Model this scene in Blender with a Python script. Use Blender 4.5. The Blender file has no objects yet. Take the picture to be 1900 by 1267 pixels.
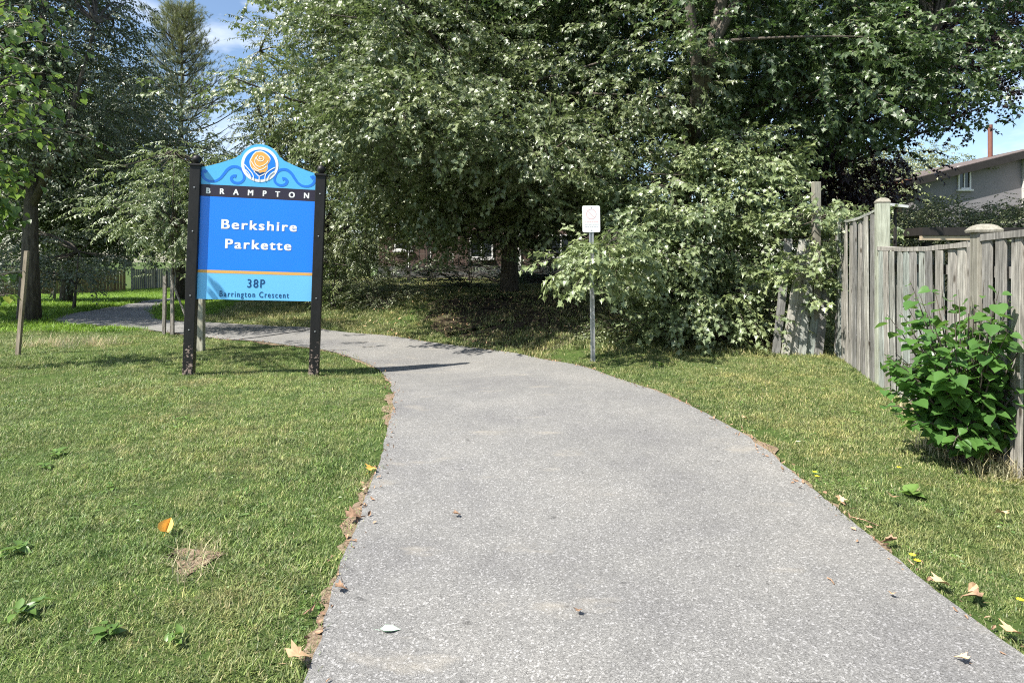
import bpy, bmesh, math, random
import numpy as np
from mathutils import Vector, Matrix, Euler

R = math.radians
sc = bpy.context.scene
COL = sc.collection
rng = np.random.default_rng(7)
random.seed(7)

# ------------------------------------------------------------------ camera, sky, sun, exposure
F = 1150.0            # focal length in photograph pixels (1900 wide)
CAMH = 1.55
HZ = 480.0            # horizon row of the photograph
cam_d = bpy.data.cameras.new('camera')
cam_d.sensor_width = 36.0
cam_d.lens = F / 1900.0 * 36.0
cam_d.shift_y = -(633.5 - HZ) / 1900.0
cam_d.clip_start = 0.05
cam_d.clip_end = 2000.0
cam = bpy.data.objects.new('camera', cam_d)
cam.location = (0, 0, CAMH)
cam.rotation_euler = (R(90), 0, 0)
COL.objects.link(cam)
sc.camera = cam

SUN_AZ = R(212)       # direction towards the sun, measured from +X
SUN_EL = R(52)
sdir = Vector((math.cos(SUN_AZ) * math.cos(SUN_EL), math.sin(SUN_AZ) * math.cos(SUN_EL), math.sin(SUN_EL)))

world = bpy.data.worlds.new("World")
sc.world = world
world.use_nodes = True
wt = world.node_tree
for n in list(wt.nodes):
    wt.nodes.remove(n)
def wn(t, **k):
    n = wt.nodes.new(t)
    for a, b in k.items():
        setattr(n, a, b)
    return n
w_out = wn('ShaderNodeOutputWorld')
w_bg = wn('ShaderNodeBackground')
w_bg.inputs['Strength'].default_value = 0.095
sky = wn('ShaderNodeTexSky', sky_type='NISHITA')
sky.sun_disc = False
sky.sun_elevation = SUN_EL
sky.sun_rotation = math.pi / 2 - SUN_AZ
sky.air_density = 1.0
sky.dust_density = 0.6
sky.ozone_density = 2.2
tc = wn('ShaderNodeTexCoord')
mp = wn('ShaderNodeMapping')
mp.inputs['Scale'].default_value = (1.6, 1.6, 4.0)
mp.inputs['Location'].default_value = (0.35, 0.9, 0.2)
nz = wn('ShaderNodeTexNoise')
nz.inputs['Scale'].default_value = 2.2
nz.inputs['Detail'].default_value = 7.0
nz.inputs['Roughness'].default_value = 0.55
rp = wn('ShaderNodeValToRGB')
rp.color_ramp.elements[0].position = 0.50
rp.color_ramp.elements[0].color = (0, 0, 0, 1)
rp.color_ramp.elements[1].position = 0.70
rp.color_ramp.elements[1].color = (0.9, 0.9, 0.9, 1)
mx = wn('ShaderNodeMixRGB')
mx.inputs['Color2'].default_value = (7.5, 7.8, 8.4, 1)
wt.links.new(tc.outputs['Generated'], mp.inputs['Vector'])
wt.links.new(mp.outputs['Vector'], nz.inputs['Vector'])
wt.links.new(nz.outputs['Fac'], rp.inputs['Fac'])
wt.links.new(rp.outputs['Color'], mx.inputs['Fac'])
wt.links.new(sky.outputs['Color'], mx.inputs['Color1'])
wt.links.new(mx.outputs['Color'], w_bg.inputs['Color'])
wt.links.new(w_bg.outputs['Background'], w_out.inputs['Surface'])

sun_d = bpy.data.lights.new('sun', 'SUN')
sun_d.energy = 5.0
sun_d.angle = R(0.5)
sun_d.color = (1.0, 0.955, 0.88)
sun = bpy.data.objects.new('sun', sun_d)
sun.rotation_euler = sdir.to_track_quat('Z', 'Y').to_euler()
sun.location = (-20, -10, 40)
COL.objects.link(sun)

sc.view_settings.view_transform = 'Standard'
sc.view_settings.look = 'None'
sc.view_settings.exposure = 1.06
sc.view_settings.gamma = 1.0
sc.view_settings.use_curve_mapping = False
sc.cycles.max_bounces = 7
sc.cycles.diffuse_bounces = 3
sc.cycles.glossy_bounces = 2
sc.cycles.transmission_bounces = 4
sc.cycles.use_denoising = False
sc.cycles.filter_width = 1.1
sc.cycles.caustics_reflective = False
sc.cycles.caustics_refractive = False

# ------------------------------------------------------------------ helpers
def tag(o, label=None, cat=None, group=None, kind=None):
    if label: o['label'] = label
    if cat: o['category'] = cat
    if group: o['group'] = group
    if kind: o['kind'] = kind
    return o

def empty(name, loc=(0, 0, 0), rot=(0, 0, 0), parent=None):
    o = bpy.data.objects.new(name, None)
    o.location = loc
    o.rotation_euler = rot
    o.empty_display_size = 0.2
    COL.objects.link(o)
    if parent: o.parent = parent
    return o

def mesh_obj(name, me, parent=None, loc=None, rot=None):
    o = bpy.data.objects.new(name, me)
    COL.objects.link(o)
    if parent: o.parent = parent
    if loc is not None: o.location = loc
    if rot is not None: o.rotation_euler = rot
    return o

def pydata(name, v, f, mats, smooth=False, mi=None):
    me = bpy.data.meshes.new(name)
    me.from_pydata([tuple(p) for p in v], [], [tuple(q) for q in f])
    for m in (mats if isinstance(mats, (list, tuple)) else [mats]):
        me.materials.append(m)
    if mi is not None:
        me.polygons.foreach_set('material_index', list(mi))
    if smooth:
        me.polygons.foreach_set('use_smooth', [True] * len(me.polygons))
    me.update()
    return me

class MB:
    """collects vertices and faces of one mesh"""
    def __init__(s):
        s.v = []; s.f = []
    def add(s, v, f):
        o = len(s.v)
        s.v += [tuple(p) for p in v]
        s.f += [tuple(i + o for i in q) for q in f]
        return s
    def box(s, c, d, rot=None, taper=1.0):
        x, y, z = (a / 2 for a in d)
        v = []
        for sx, sy, sz in ((-1,-1,-1),(1,-1,-1),(1,1,-1),(-1,1,-1),(-1,-1,1),(1,-1,1),(1,1,1),(-1,1,1)):
            t = taper if sz > 0 else 1.0
            p = Vector((sx * x * t, sy * y * t, sz * z))
            if rot is not None: p = rot @ p
            v.append(p + Vector(c))
        s.add(v, [(0,3,2,1),(4,5,6,7),(0,1,5,4),(1,2,6,5),(2,3,7,6),(3,0,4,7)])
        return s
    def tube(s, pts, rad, n=6, cap=True, jit=0.0):
        pts = [Vector(p) for p in pts]
        k = len(pts)
        if not hasattr(rad, '__len__'): rad = [rad] * k
        rings = []
        for i, p in enumerate(pts):
            t = (pts[min(i + 1, k - 1)] - pts[max(i - 1, 0)])
            if t.length < 1e-6: t = Vector((0, 0, 1))
            t.normalize()
            a = t.cross(Vector((0.13, 0.97, 0.2)))
            if a.length < 0.1: a = t.cross(Vector((1, 0, 0)))
            a.normalize(); b = t.cross(a)
            ring = []
            for j in range(n):
                an = 2 * math.pi * j / n
                r = rad[i] * (1 + (random.uniform(-jit, jit) if jit else 0))
                ring.append(p + a * math.cos(an) * r + b * math.sin(an) * r)
            rings.append(ring)
        v = [q for rg in rings for q in rg]
        f = []
        for i in range(k - 1):
            for j in range(n):
                f.append((i*n+j, i*n+(j+1)%n, (i+1)*n+(j+1)%n, (i+1)*n+j))
        if cap:
            f.append(tuple(range(n-1, -1, -1)))
            f.append(tuple((k-1)*n+j for j in range(n)))
        s.add(v, f)
        return s
    def lathe(s, prof, c=(0,0,0), n=14):
        v = []
        for r, z in prof:
            for j in range(n):
                a = 2*math.pi*j/n
                v.append((c[0]+r*math.cos(a), c[1]+r*math.sin(a), c[2]+z))
        f = []
        for i in range(len(prof)-1):
            for j in range(n):
                f.append((i*n+j, i*n+(j+1)%n, (i+1)*n+(j+1)%n, (i+1)*n+j))
        f.append(tuple(range(n-1,-1,-1)))
        f.append(tuple((len(prof)-1)*n+j for j in range(n)))
        s.add(v, f)
        return s
    def prism(s, outline, y0, y1):
        """outline in local XZ, extruded along Y from y0 (front) to y1 (back)"""
        n = len(outline)
        v = [(x, y0, z) for x, z in outline] + [(x, y1, z) for x, z in outline]
        f = [tuple(range(n)), tuple(range(2*n-1, n-1, -1))]
        for i in range(n):
            j = (i+1) % n
            f.append((j, i, n+i, n+j))
        s.add(v, f)
        return s
    def me(s, name, mat, smooth=False):
        return pydata(name, s.v, s.f, mat, smooth)
    def build(s, name, mat, parent=None, smooth=False, bevel=0, loc=None, rot=None):
        o = mesh_obj(name, s.me(name, mat, smooth), parent, loc, rot)
        if bevel:
            b = o.modifiers.new('bevel', 'BEVEL')
            b.width = bevel; b.segments = 2; b.limit_method = 'ANGLE'
        return o

# ------------------------------------------------------------------ materials
class NT:
    def __init__(s, name):
        s.m = bpy.data.materials.new(name)
        s.m.use_nodes = True
        s.t = s.m.node_tree
        s.t.nodes.clear()
        s.out = s.n('ShaderNodeOutputMaterial')
    def n(s, typ, **k):
        n = s.t.nodes.new(typ)
        for a, b in k.items():
            if a.startswith('i_'):
                n.inputs[a[2:].replace('_', ' ')].default_value = b
            else:
                setattr(n, a, b)
        return n
    def l(s, a, b): s.t.links.new(a, b)
    def noise(s, scale, detail=4, rough=0.55, vec=None, stretch=None, obj=False):
        g = s.n('ShaderNodeTexCoord') if obj else s.n('ShaderNodeNewGeometry')
        src = g.outputs['Object'] if obj else g.outputs['Position']
        if stretch:
            m = s.n('ShaderNodeMapping')
            m.inputs['Scale'].default_value = stretch
            s.l(src, m.inputs['Vector']); src = m.outputs['Vector']
        t = s.n('ShaderNodeTexNoise')
        t.inputs['Scale'].default_value = scale
        t.inputs['Detail'].default_value = detail
        t.inputs['Roughness'].default_value = rough
        s.l(src, t.inputs['Vector'])
        return t.outputs['Fac']
    def ramp(s, fac, stops):
        r = s.n('ShaderNodeValToRGB')
        e = r.color_ramp.elements
        while len(e) < len(stops): e.new(0.5)
        for i, (p, c) in enumerate(stops):
            e[i].position = p
            e[i].color = (*c, 1) if len(c) == 3 else c
        s.l(fac, r.inputs['Fac'])
        return r.outputs['Color']
    def mix(s, fac, a, b, mode='MIX'):
        m = s.n('ShaderNodeMixRGB', blend_type=mode)
        for sock, val in (('Fac', fac), ('Color1', a), ('Color2', b)):
            if hasattr(val, 'is_linked') or isinstance(val, bpy.types.NodeSocket): s.l(val, m.inputs[sock])
            elif isinstance(val, (int, float)): m.inputs[sock].default_value = val
            else: m.inputs[sock].default_value = (*val, 1)
        return m.outputs['Color']
    def bsdf(s, color, rough=0.8, spec=0.3, bump=None, bstr=0.3, bdist=0.01, metal=0.0):
        b = s.n('ShaderNodeBsdfPrincipled')
        if isinstance(color, bpy.types.NodeSocket): s.l(color, b.inputs['Base Color'])
        else: b.inputs['Base Color'].default_value = (*color, 1)
        if isinstance(rough, bpy.types.NodeSocket): s.l(rough, b.inputs['Roughness'])
        else: b.inputs['Roughness'].default_value = rough
        b.inputs['Specular IOR Level'].default_value = spec
        b.inputs['Metallic'].default_value = metal
        if bump is not None:
            bp = s.n('ShaderNodeBump')
            bp.inputs['Strength'].default_value = bstr
            bp.inputs['Distance'].default_value = bdist
            s.l(bump, bp.inputs['Height'])
            s.l(bp.outputs['Normal'], b.inputs['Normal'])
        return b
    def done(s, shader):
        s.l(shader.outputs[0], s.out.inputs['Surface'])
        return s.m

def simple(name, col, rough=0.6, spec=0.4, var=0.12, nscale=8.0, bstr=0.0, metal=0.0):
    t = NT(name)
    f = t.noise(nscale, 5)
    a = tuple(max(0, c * (1 - var)) for c in col); b = tuple(min(1, c * (1 + var)) for c in col)
    c = t.ramp(f, [(0.3, a), (0.7, b)])
    return t.done(t.bsdf(c, rough, spec, f if bstr else None, bstr, 0.01, metal))

def leaf_mat(name, dark, light, trans, yellow=None, rough=0.42, spec=0.5, tfac=0.32, clump=0.55):
    t = NT(name)
    oi = t.n('ShaderNodeObjectInfo')
    gi = t.n('ShaderNodeNewGeometry')
    c1 = t.ramp(gi.outputs['Random Per Island'], [(0.0, dark), (1.0, light)])
    c2 = t.ramp(t.noise(clump, 3), [(0.3, tuple(x * 0.75 for x in dark)), (0.7, light)])
    c = t.mix(0.5, c1, c2)
    rs = t.ramp(oi.outputs['Random'], [(0.0, (0.78, 0.82, 0.8)), (1.0, (1.2, 1.15, 1.0))])
    c = t.mix(1.0, c, rs, 'MULTIPLY')
    if yellow:
        yr = t.n('ShaderNodeMath', operation='GREATER_THAN')
        mul = t.n('ShaderNodeMath', operation='MULTIPLY_ADD')
        t.l(gi.outputs['Random Per Island'], mul.inputs[0]); mul.inputs[1].default_value = 37.0; mul.inputs[2].default_value = 0.0
        fr = t.n('ShaderNodeMath', operation='FRACT')
        t.l(mul.outputs[0], fr.inputs[0]); t.l(fr.outputs[0], yr.inputs[0]); yr.inputs[1].default_value = 0.93
        c = t.mix(yr.outputs[0], c, yellow)
    b = t.bsdf(c, rough, spec)
    tr = t.n('ShaderNodeBsdfTranslucent')
    t.l(t.mix(0.5, c, trans), tr.inputs['Color'])
    ms = t.n('ShaderNodeMixShader')
    ms.inputs['Fac'].default_value = tfac
    t.l(b.outputs[0], ms.inputs[1]); t.l(tr.outputs[0], ms.inputs[2])
    return t.done(ms)

M = {}
def bark(name, a, b):
    t = NT(name)
    f = t.noise(9, 8, 0.65, stretch=(2.2, 2.2, 0.45))
    c = t.ramp(f, [(0.32, a), (0.7, b)])
    return t.done(t.bsdf(c, 0.9, 0.2, f, 0.9, 0.03))
M['bark'] = bark('bark', (0.05, 0.042, 0.035), (0.17, 0.145, 0.12))
M['bark_light'] = bark('bark_light', (0.16, 0.14, 0.12), (0.36, 0.33, 0.29))
M['maple'] = leaf_mat('maple_leaf', (0.075, 0.105, 0.05), (0.24, 0.285, 0.135), (0.24, 0.36, 0.1), rough=0.43, spec=0.9, tfac=0.28)
M['maple_bright'] = leaf_mat('maple_leaf_bright', (0.10, 0.145, 0.065), (0.31, 0.37, 0.18), (0.3, 0.42, 0.12), rough=0.43, spec=0.9, tfac=0.28)
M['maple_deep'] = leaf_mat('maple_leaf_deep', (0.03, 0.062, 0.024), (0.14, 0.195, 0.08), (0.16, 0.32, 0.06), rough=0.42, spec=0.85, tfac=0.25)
M['purple'] = leaf_mat('purple_maple_leaf', (0.013, 0.008, 0.010), (0.040, 0.018, 0.020), (0.10, 0.02, 0.02), rough=0.4, spec=0.55, tfac=0.15)
M['fine'] = leaf_mat('fine_leaf', (0.09, 0.12, 0.055), (0.28, 0.32, 0.15), (0.26, 0.36, 0.1), rough=0.43, spec=0.85, tfac=0.25)
M['dusk'] = leaf_mat('dark_leaf', (0.055, 0.08, 0.048), (0.23, 0.27, 0.16), (0.2, 0.3, 0.1), rough=0.42, spec=0.9, tfac=0.2)
M['linden'] = leaf_mat('linden_leaf', (0.05, 0.105, 0.028), (0.17, 0.265, 0.07), (0.34, 0.52, 0.09), rough=0.38, spec=0.5, tfac=0.42, yellow=(0.3, 0.34, 0.05))
M['bushleaf'] = leaf_mat('bush_leaf', (0.04, 0.11, 0.03), (0.14, 0.28, 0.075), (0.26, 0.5, 0.07), rough=0.28, spec=0.5, tfac=0.36)
M['pine'] = leaf_mat('pine_needle', (0.13, 0.16, 0.08), (0.36, 0.38, 0.2), (0.25, 0.3, 0.1), rough=0.45, spec=0.5, tfac=0.15)
M['hedge'] = leaf_mat('hedge_leaf', (0.09, 0.12, 0.07), (0.30, 0.33, 0.21), (0.25, 0.33, 0.12), rough=0.45, spec=0.6)
M['underbrush'] = leaf_mat('underbrush_leaf', (0.08, 0.12, 0.04), (0.22, 0.29, 0.10), (0.25, 0.36, 0.08), rough=0.5, spec=0.4)

def grass_mat(name, stops, dry):
    t = NT(name)
    oi = t.n('ShaderNodeObjectInfo')
    gi = t.n('ShaderNodeNewGeometry')
    c = t.ramp(gi.outputs['Random Per Island'], stops)
    patch = t.ramp(t.noise(1.3, 7, 0.72), [(0.48, (0, 0, 0)), (0.66, (1, 1, 1))])
    c = t.mix(patch, c, t.mix(0.5, c, dry))
    rs = t.ramp(oi.outputs['Random'], [(0.0, (0.5, 0.58, 0.55)), (1.0, (1.45, 1.35, 1.25))])
    c = t.mix(1.0, c, rs, 'MULTIPLY')
    c = t.mix(1.0, c, t.ramp(t.noise(0.45, 6, 0.7), [(0.32, (0.74, 0.86, 0.78)), (0.5, (1.05, 1.05, 1.05)), (0.68, (1.45, 1.28, 1.3))]), 'MULTIPLY')
    c = t.mix(1.0, c, t.ramp(t.noise(5.0, 5, 0.75), [(0.36, (0.72, 0.78, 0.74)), (0.64, (1.32, 1.25, 1.2))]), 'MULTIPLY')
    b = t.bsdf(c, 0.5, 0.35)
    tr = t.n('ShaderNodeBsdfTranslucent')
    t.l(c, tr.inputs['Color'])
    ms = t.n('ShaderNodeMixShader'); ms.inputs['Fac'].default_value = 0.3
    t.l(b.outputs[0], ms.inputs[1]); t.l(tr.outputs[0], ms.inputs[2])
    return t.done(ms)
M['grass'] = grass_mat('grass_blade', [(0.0, (0.04, 0.08, 0.026)), (0.4, (0.115, 0.185, 0.052)), (0.78, (0.215, 0.30, 0.095)), (0.92, (0.33, 0.34, 0.17)), (1.0, (0.52, 0.47, 0.34))], (0.29, 0.255, 0.15))
M['grass_dry'] = grass_mat('verge_grass_blade', [(0.0, (0.045, 0.085, 0.028)), (0.5, (0.135, 0.195, 0.062)), (0.85, (0.25, 0.29, 0.12)), (1.0, (0.48, 0.43, 0.3))], (0.33, 0.29, 0.13))
M['grass_far'] = grass_mat('far_grass_blade', [(0.0, (0.1, 0.2, 0.02)), (1.0, (0.2, 0.34, 0.04))], (0.2, 0.28, 0.05))
M['straw'] = grass_mat('straw_blade', [(0.0, (0.35, 0.30, 0.18)), (1.0, (0.55, 0.5, 0.36))], (0.4, 0.36, 0.22))

def ground_material():
    t = NT('lawn_soil')
    f = t.noise(0.8, 6, 0.62)
    g = t.noise(26, 6, 0.7)
    grn = t.ramp(g, [(0.3, (0.03, 0.055, 0.014)), (0.55, (0.07, 0.11, 0.028)), (0.75, (0.13, 0.14, 0.055))])
    dirt = t.ramp(g, [(0.3, (0.12, 0.085, 0.05)), (0.7, (0.27, 0.2, 0.13))])
    k = t.ramp(f, [(0.56, (0, 0, 0)), (0.68, (1, 1, 1))])
    c = t.mix(k, grn, t.mix(0.45, grn, dirt))
    return t.done(t.bsdf(c, 0.95, 0.1, g, 0.8, 0.03))
M['ground'] = ground_material()
def soil_material():
    t = NT('edge_soil')
    g = t.noise(45, 7, 0.7)
    c = t.ramp(g, [(0.3, (0.13, 0.09, 0.055)), (0.5, (0.26, 0.19, 0.13)), (0.7, (0.42, 0.33, 0.24))])
    return t.done(t.bsdf(c, 0.95, 0.1, g, 0.9, 0.02))
M['soil'] = soil_material()
def asphalt_material():
    t = NT('asphalt')
    geo = t.n('ShaderNodeNewGeometry')
    v = t.n('ShaderNodeTexVoronoi'); v.inputs['Scale'].default_value = 240.0
    t.l(geo.outputs['Position'], v.inputs['Vector'])
    v2 = t.n('ShaderNodeTexVoronoi'); v2.inputs['Scale'].default_value = 120.0
    t.l(geo.outputs['Position'], v2.inputs['Vector'])
    sp = t.n('ShaderNodeSeparateColor'); t.l(v.outputs['Color'], sp.inputs[0])
    sp2 = t.n('ShaderNodeSeparateColor'); t.l(v2.outputs['Color'], sp2.inputs[0])
    base = t.ramp(sp.outputs[0], [(0.0, (0.105, 0.102, 0.097)), (0.3, (0.18, 0.176, 0.168)), (0.75, (0.225, 0.220, 0.209)), (1.0, (0.32, 0.312, 0.296))])
    chips = t.ramp(sp2.outputs[1], [(0.9, (0, 0, 0)), (0.93, (1, 1, 1))])
    c = t.mix(t.mix(1.0, chips, (0.5, 0.5, 0.5), 'MULTIPLY'), base, (0.48, 0.47, 0.46))
    big = t.ramp(t.noise(0.7, 6, 0.62), [(0.3, (0.82, 0.82, 0.84)), (0.5, (1.0, 1.0, 0.99)), (0.7, (1.17, 1.155, 1.12))])
    c = t.mix(1.0, c, big, 'MULTIPLY')
    mid = t.ramp(t.noise(5.5, 5, 0.7), [(0.3, (0.93, 0.93, 0.93)), (0.7, (1.06, 1.06, 1.06))])
    c = t.mix(1.0, c, mid, 'MULTIPLY')
    # dusty tan smears
    tan = t.ramp(t.noise(1.3, 6, 0.6, stretch=(1.0, 2.2, 1.0)), [(0.6, (0, 0, 0)), (0.75, (1, 1, 1))])
    c = t.mix(t.mix(1.0, tan, (0.6, 0.6, 0.6), 'MULTIPLY'), c, (0.36, 0.325, 0.265))
    # small dark pits and tar specks
    pit = t.ramp(t.noise(17, 3, 0.5), [(0.25, (0.6, 0.6, 0.6)), (0.31, (1, 1, 1))])
    c = t.mix(1.0, c, pit, 'MULTIPLY')
    return t.done(t.bsdf(c, 0.85, 0.25, v.outputs['Distance'], 0.5, 0.006))
M['asphalt'] = asphalt_material()
M['tar'] = simple('tar', (0.03, 0.03, 0.032), 0.6)

def weathered_wood(name, a, b, tint=(1, 1, 1), grain=1.0):
    t = NT(name)
    oi = t.n('ShaderNodeObjectInfo')
    f = t.noise(7, 8, 0.65, stretch=(7, 7, 0.5), obj=True)
    g = t.noise(2.2, 4, 0.6, obj=False)
    c = t.ramp(f, [(0.28, a), (0.5, tuple((x + y) / 2 for x, y in zip(a, b))), (0.72, b)])
    d = t.ramp(oi.outputs['Random'], [(0.0, (0.6, 0.61, 0.62)), (0.5, (1.0, 0.97, 0.92)), (0.8, (0.85, 0.98, 0.95)), (1.0, (1.2, 1.17, 1.1))])
    c = t.mix(1.0, c, d, 'MULTIPLY')
    tco = t.n('ShaderNodeTexCoord'); mpk = t.n('ShaderNodeMapping'); mpk.inputs['Scale'].default_value = (9, 9, 3.2)
    addl = t.n('ShaderNodeVectorMath', operation='ADD'); t.l(tco.outputs['Object'], addl.inputs[0]); t.l(oi.outputs['Location'], addl.inputs[1])
    t.l(addl.outputs[0], mpk.inputs['Vector'])
    kn = t.n('ShaderNodeTexVoronoi'); kn.inputs['Scale'].default_value = 1.0; t.l(mpk.outputs[0], kn.inputs['Vector'])
    c = t.mix(1.0, c, t.ramp(kn.outputs['Distance'], [(0.08, (0.3, 0.27, 0.24)), (0.17, (1, 1, 1))]), 'MULTIPLY')
    s_ = t.ramp(g, [(0.35, (0.75, 0.74, 0.72)), (0.65, (1.08, 1.08, 1.06))])
    c = t.mix(1.0, c, s_, 'MULTIPLY')
    return t.done(t.bsdf(c, 0.85, 0.2, f, 0.7, 0.012))
M['fence'] = weathered_wood('weathered_fence_wood', (0.10, 0.097, 0.092), (0.56, 0.545, 0.52))
M['post'] = weathered_wood('weathered_post_wood', (0.25, 0.235, 0.19), (0.52, 0.49, 0.42))
M['cedar'] = weathered_wood('cedar_fence_wood', (0.17, 0.115, 0.055), (0.36, 0.255, 0.125))
M['greyfence'] = weathered_wood('grey_far_fence_wood', (0.13, 0.125, 0.12), (0.3, 0.28, 0.26))
M['stake'] = weathered_wood('stake_wood', (0.22, 0.18, 0.14), (0.5, 0.44, 0.36))

def post_paint():
    t = NT('black_post_paint')
    tcn = t.n('ShaderNodeTexCoord'); sx = t.n('ShaderNodeSeparateXYZ')
    t.l(tcn.outputs['Object'], sx.inputs[0])
    f = t.noise(14, 7, 0.75, stretch=(1, 1, 0.4))
    base = t.ramp(f, [(0.3, (0.006, 0.006, 0.006)), (0.7, (0.018, 0.016, 0.016))])
    h = t.n('ShaderNodeMapRange'); h.inputs['From Min'].default_value = 0.0; h.inputs['From Max'].default_value = 0.75
    h.inputs['To Min'].default_value = 0.17; h.inputs['To Max'].default_value = 0.0
    t.l(sx.outputs['Z'], h.inputs['Value'])
    add = t.n('ShaderNodeMath', operation='ADD')
    t.l(t.noise(22, 6, 0.7), add.inputs[0]); t.l(h.outputs[0], add.inputs[1])
    chip = t.ramp(add.outputs[0], [(0.70, (0, 0, 0)), (0.74, (1, 1, 1))])
    c = t.mix(chip, base, (0.32, 0.24, 0.2))
    return t.done(t.bsdf(c, 0.5, 0.35, f, 0.3, 0.005))
M['post_black'] = post_paint()
M['sign_light'] = simple('sign_light_blue', (0.10, 0.47, 0.86), 0.32, 0.5, 0.03, 2)
M['sign_lower'] = simple('sign_pale_blue', (0.17, 0.55, 0.95), 0.32, 0.5, 0.03, 2)
M['sign_blue'] = simple('sign_blue', (0.015, 0.23, 0.93), 0.28, 0.5, 0.03, 2)
M['sign_scroll'] = simple('sign_scroll_blue', (0.02, 0.20, 0.75), 0.32, 0.5, 0.02, 2)
M['sign_dark'] = simple('sign_dark_band', (0.028, 0.02, 0.04), 0.4, 0.5, 0.05, 3)
M['sign_white'] = simple('sign_white', (0.88, 0.88, 0.86), 0.4, 0.4, 0.02, 3)
M['sign_gold'] = simple('sign_gold', (0.75, 0.42, 0.12), 0.4, 0.4, 0.03, 3)
M['sign_orange'] = simple('sign_orange', (0.9, 0.42, 0.10), 0.4, 0.4, 0.03, 3)
M['sign_ink'] = simple('sign_ink_blue', (0.01, 0.07, 0.2), 0.4, 0.4, 0.03, 3)
M['sign_letter_edge'] = simple('letter_edge', (0.08, 0.14, 0.2), 0.5)
M['metal'] = simple('galvanised_steel', (0.5, 0.5, 0.5), 0.45, 0.5, 0.12, 9, metal=0.6)
M['white_metal'] = simple('white_sign_metal', (0.82, 0.82, 0.8), 0.45, 0.4, 0.04, 6)
M['faded_red'] = simple('faded_red_print', (0.72, 0.52, 0.52), 0.5, 0.4, 0.05, 20)
M['faded_grey'] = simple('faded_grey_print', (0.62, 0.62, 0.65), 0.5, 0.4, 0.05, 20)
M['stucco'] = simple('grey_stucco', (0.205, 0.198, 0.208), 0.9, 0.1, 0.05, 3, 0.3)
M['trim'] = simple('white_trim', (0.68, 0.67, 0.65), 0.6, 0.3, 0.05, 5)
M['brown_trim'] = simple('brown_trim', (0.20, 0.085, 0.06), 0.55, 0.3, 0.1, 5)
M['glass'] = simple('window_glass', (0.025, 0.03, 0.035), 0.08, 0.8, 0.1, 1)
M['brick'] = simple('red_brown_brick', (0.10, 0.07, 0.06), 0.9, 0.1, 0.2, 12)
M['pale_wall'] = simple('pale_siding', (0.55, 0.53, 0.5), 0.8, 0.2, 0.06, 4)
M['shingle'] = simple('roof_shingle', (0.14, 0.115, 0.105), 0.95, 0.1, 0.35, 14, 0.5)
M['terracotta'] = simple('orange_roof', (0.45, 0.24, 0.15), 0.9, 0.1, 0.2, 9)
M['dark_wood'] = simple('dark_stained_wood', (0.025, 0.022, 0.02), 0.7, 0.3, 0.2, 7)
M['tan_wood'] = simple('tan_wood', (0.42, 0.34, 0.24), 0.8, 0.2, 0.15, 7)
M['concrete'] = simple('concrete', (0.10, 0.10, 0.10), 0.9, 0.1, 0.12, 5, 0.3)
M['dead_brown'] = simple('dead_leaf_brown', (0.30, 0.19, 0.12), 0.8, 0.2, 0.6, 30)
M['dead_tan'] = simple('dead_leaf_tan', (0.62, 0.42, 0.24), 0.7, 0.3, 0.2, 30)
M['leaf_yellow'] = simple('dead_leaf_yellow', (0.82, 0.5, 0.12), 0.6, 0.3, 0.15, 30)
M['leaf_pale'] = simple('pale_green_leaf', (0.5, 0.72, 0.52), 0.5, 0.4, 0.08, 30)
M['weed'] = leaf_mat('weed_leaf', (0.08, 0.16, 0.04), (0.19, 0.31, 0.08), (0.3, 0.45, 0.08), rough=0.4, tfac=0.25)
M['dandelion'] = simple('yellow_petal', (0.85, 0.7, 0.03), 0.6)

# ------------------------------------------------------------------ terrain
def sstep(a, b, x):
    t = np.clip((x - a) / (b - a), 0, 1)
    return t * t * (3 - 2 * t)
EX = np.array([-60, -14.0, -7.2, -5.0, -3.6, -2.0, -0.9, 0.0, 1.2, 2.2, 4.2, 8.0, 60])
EY = np.array([26, 16.5, 15.2, 14.0, 13.3, 12.0, 11.2, 10.4, 8.8, 8.6, 9.6, 11.0, 30])
def terrain(x, y):
    x = np.asarray(x, float); y = np.asarray(y, float)
    e = np.interp(x, EX, EY)
    s = y - e
    bank = 0.6 * sstep(0.2, 6.0, s) * sstep(-10.5, -7.5, x)
    val = -1.35 * sstep(15.0, 55.0, y) * sstep(-7.0, -13.0, x)
    dip = -0.20 * np.exp(-(((x + 1.7) / 2.4) ** 2 + ((y - 9.9) / 2.4) ** 2))
    b = 0.012 * (np.sin(x * 2.3 + 1.1 * np.sin(y * 1.7)) + np.sin(y * 2.9 + 1.3 * np.sin(x * 1.9))) * 0.8
    return bank + val + dip + b
def ground_at(px, py):
    """point of the ground seen at a pixel of the photograph"""
    dx = (px - 950) / F; dz = -(py - HZ) / F
    Y = 1.5
    while Y < 300:
        z = CAMH + dz * Y
        if z <= float(terrain(dx * Y, Y)): break
        Y += 0.02 if Y < 20 else 0.1
    return Vector((dx * Y, Y, float(terrain(dx * Y, Y))))
def at(px, py, Y):
    return Vector(((px - 950) / F * Y, Y, CAMH - (py - HZ) / F * Y))
def tz(x, y): return float(terrain(x, y))

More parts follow.
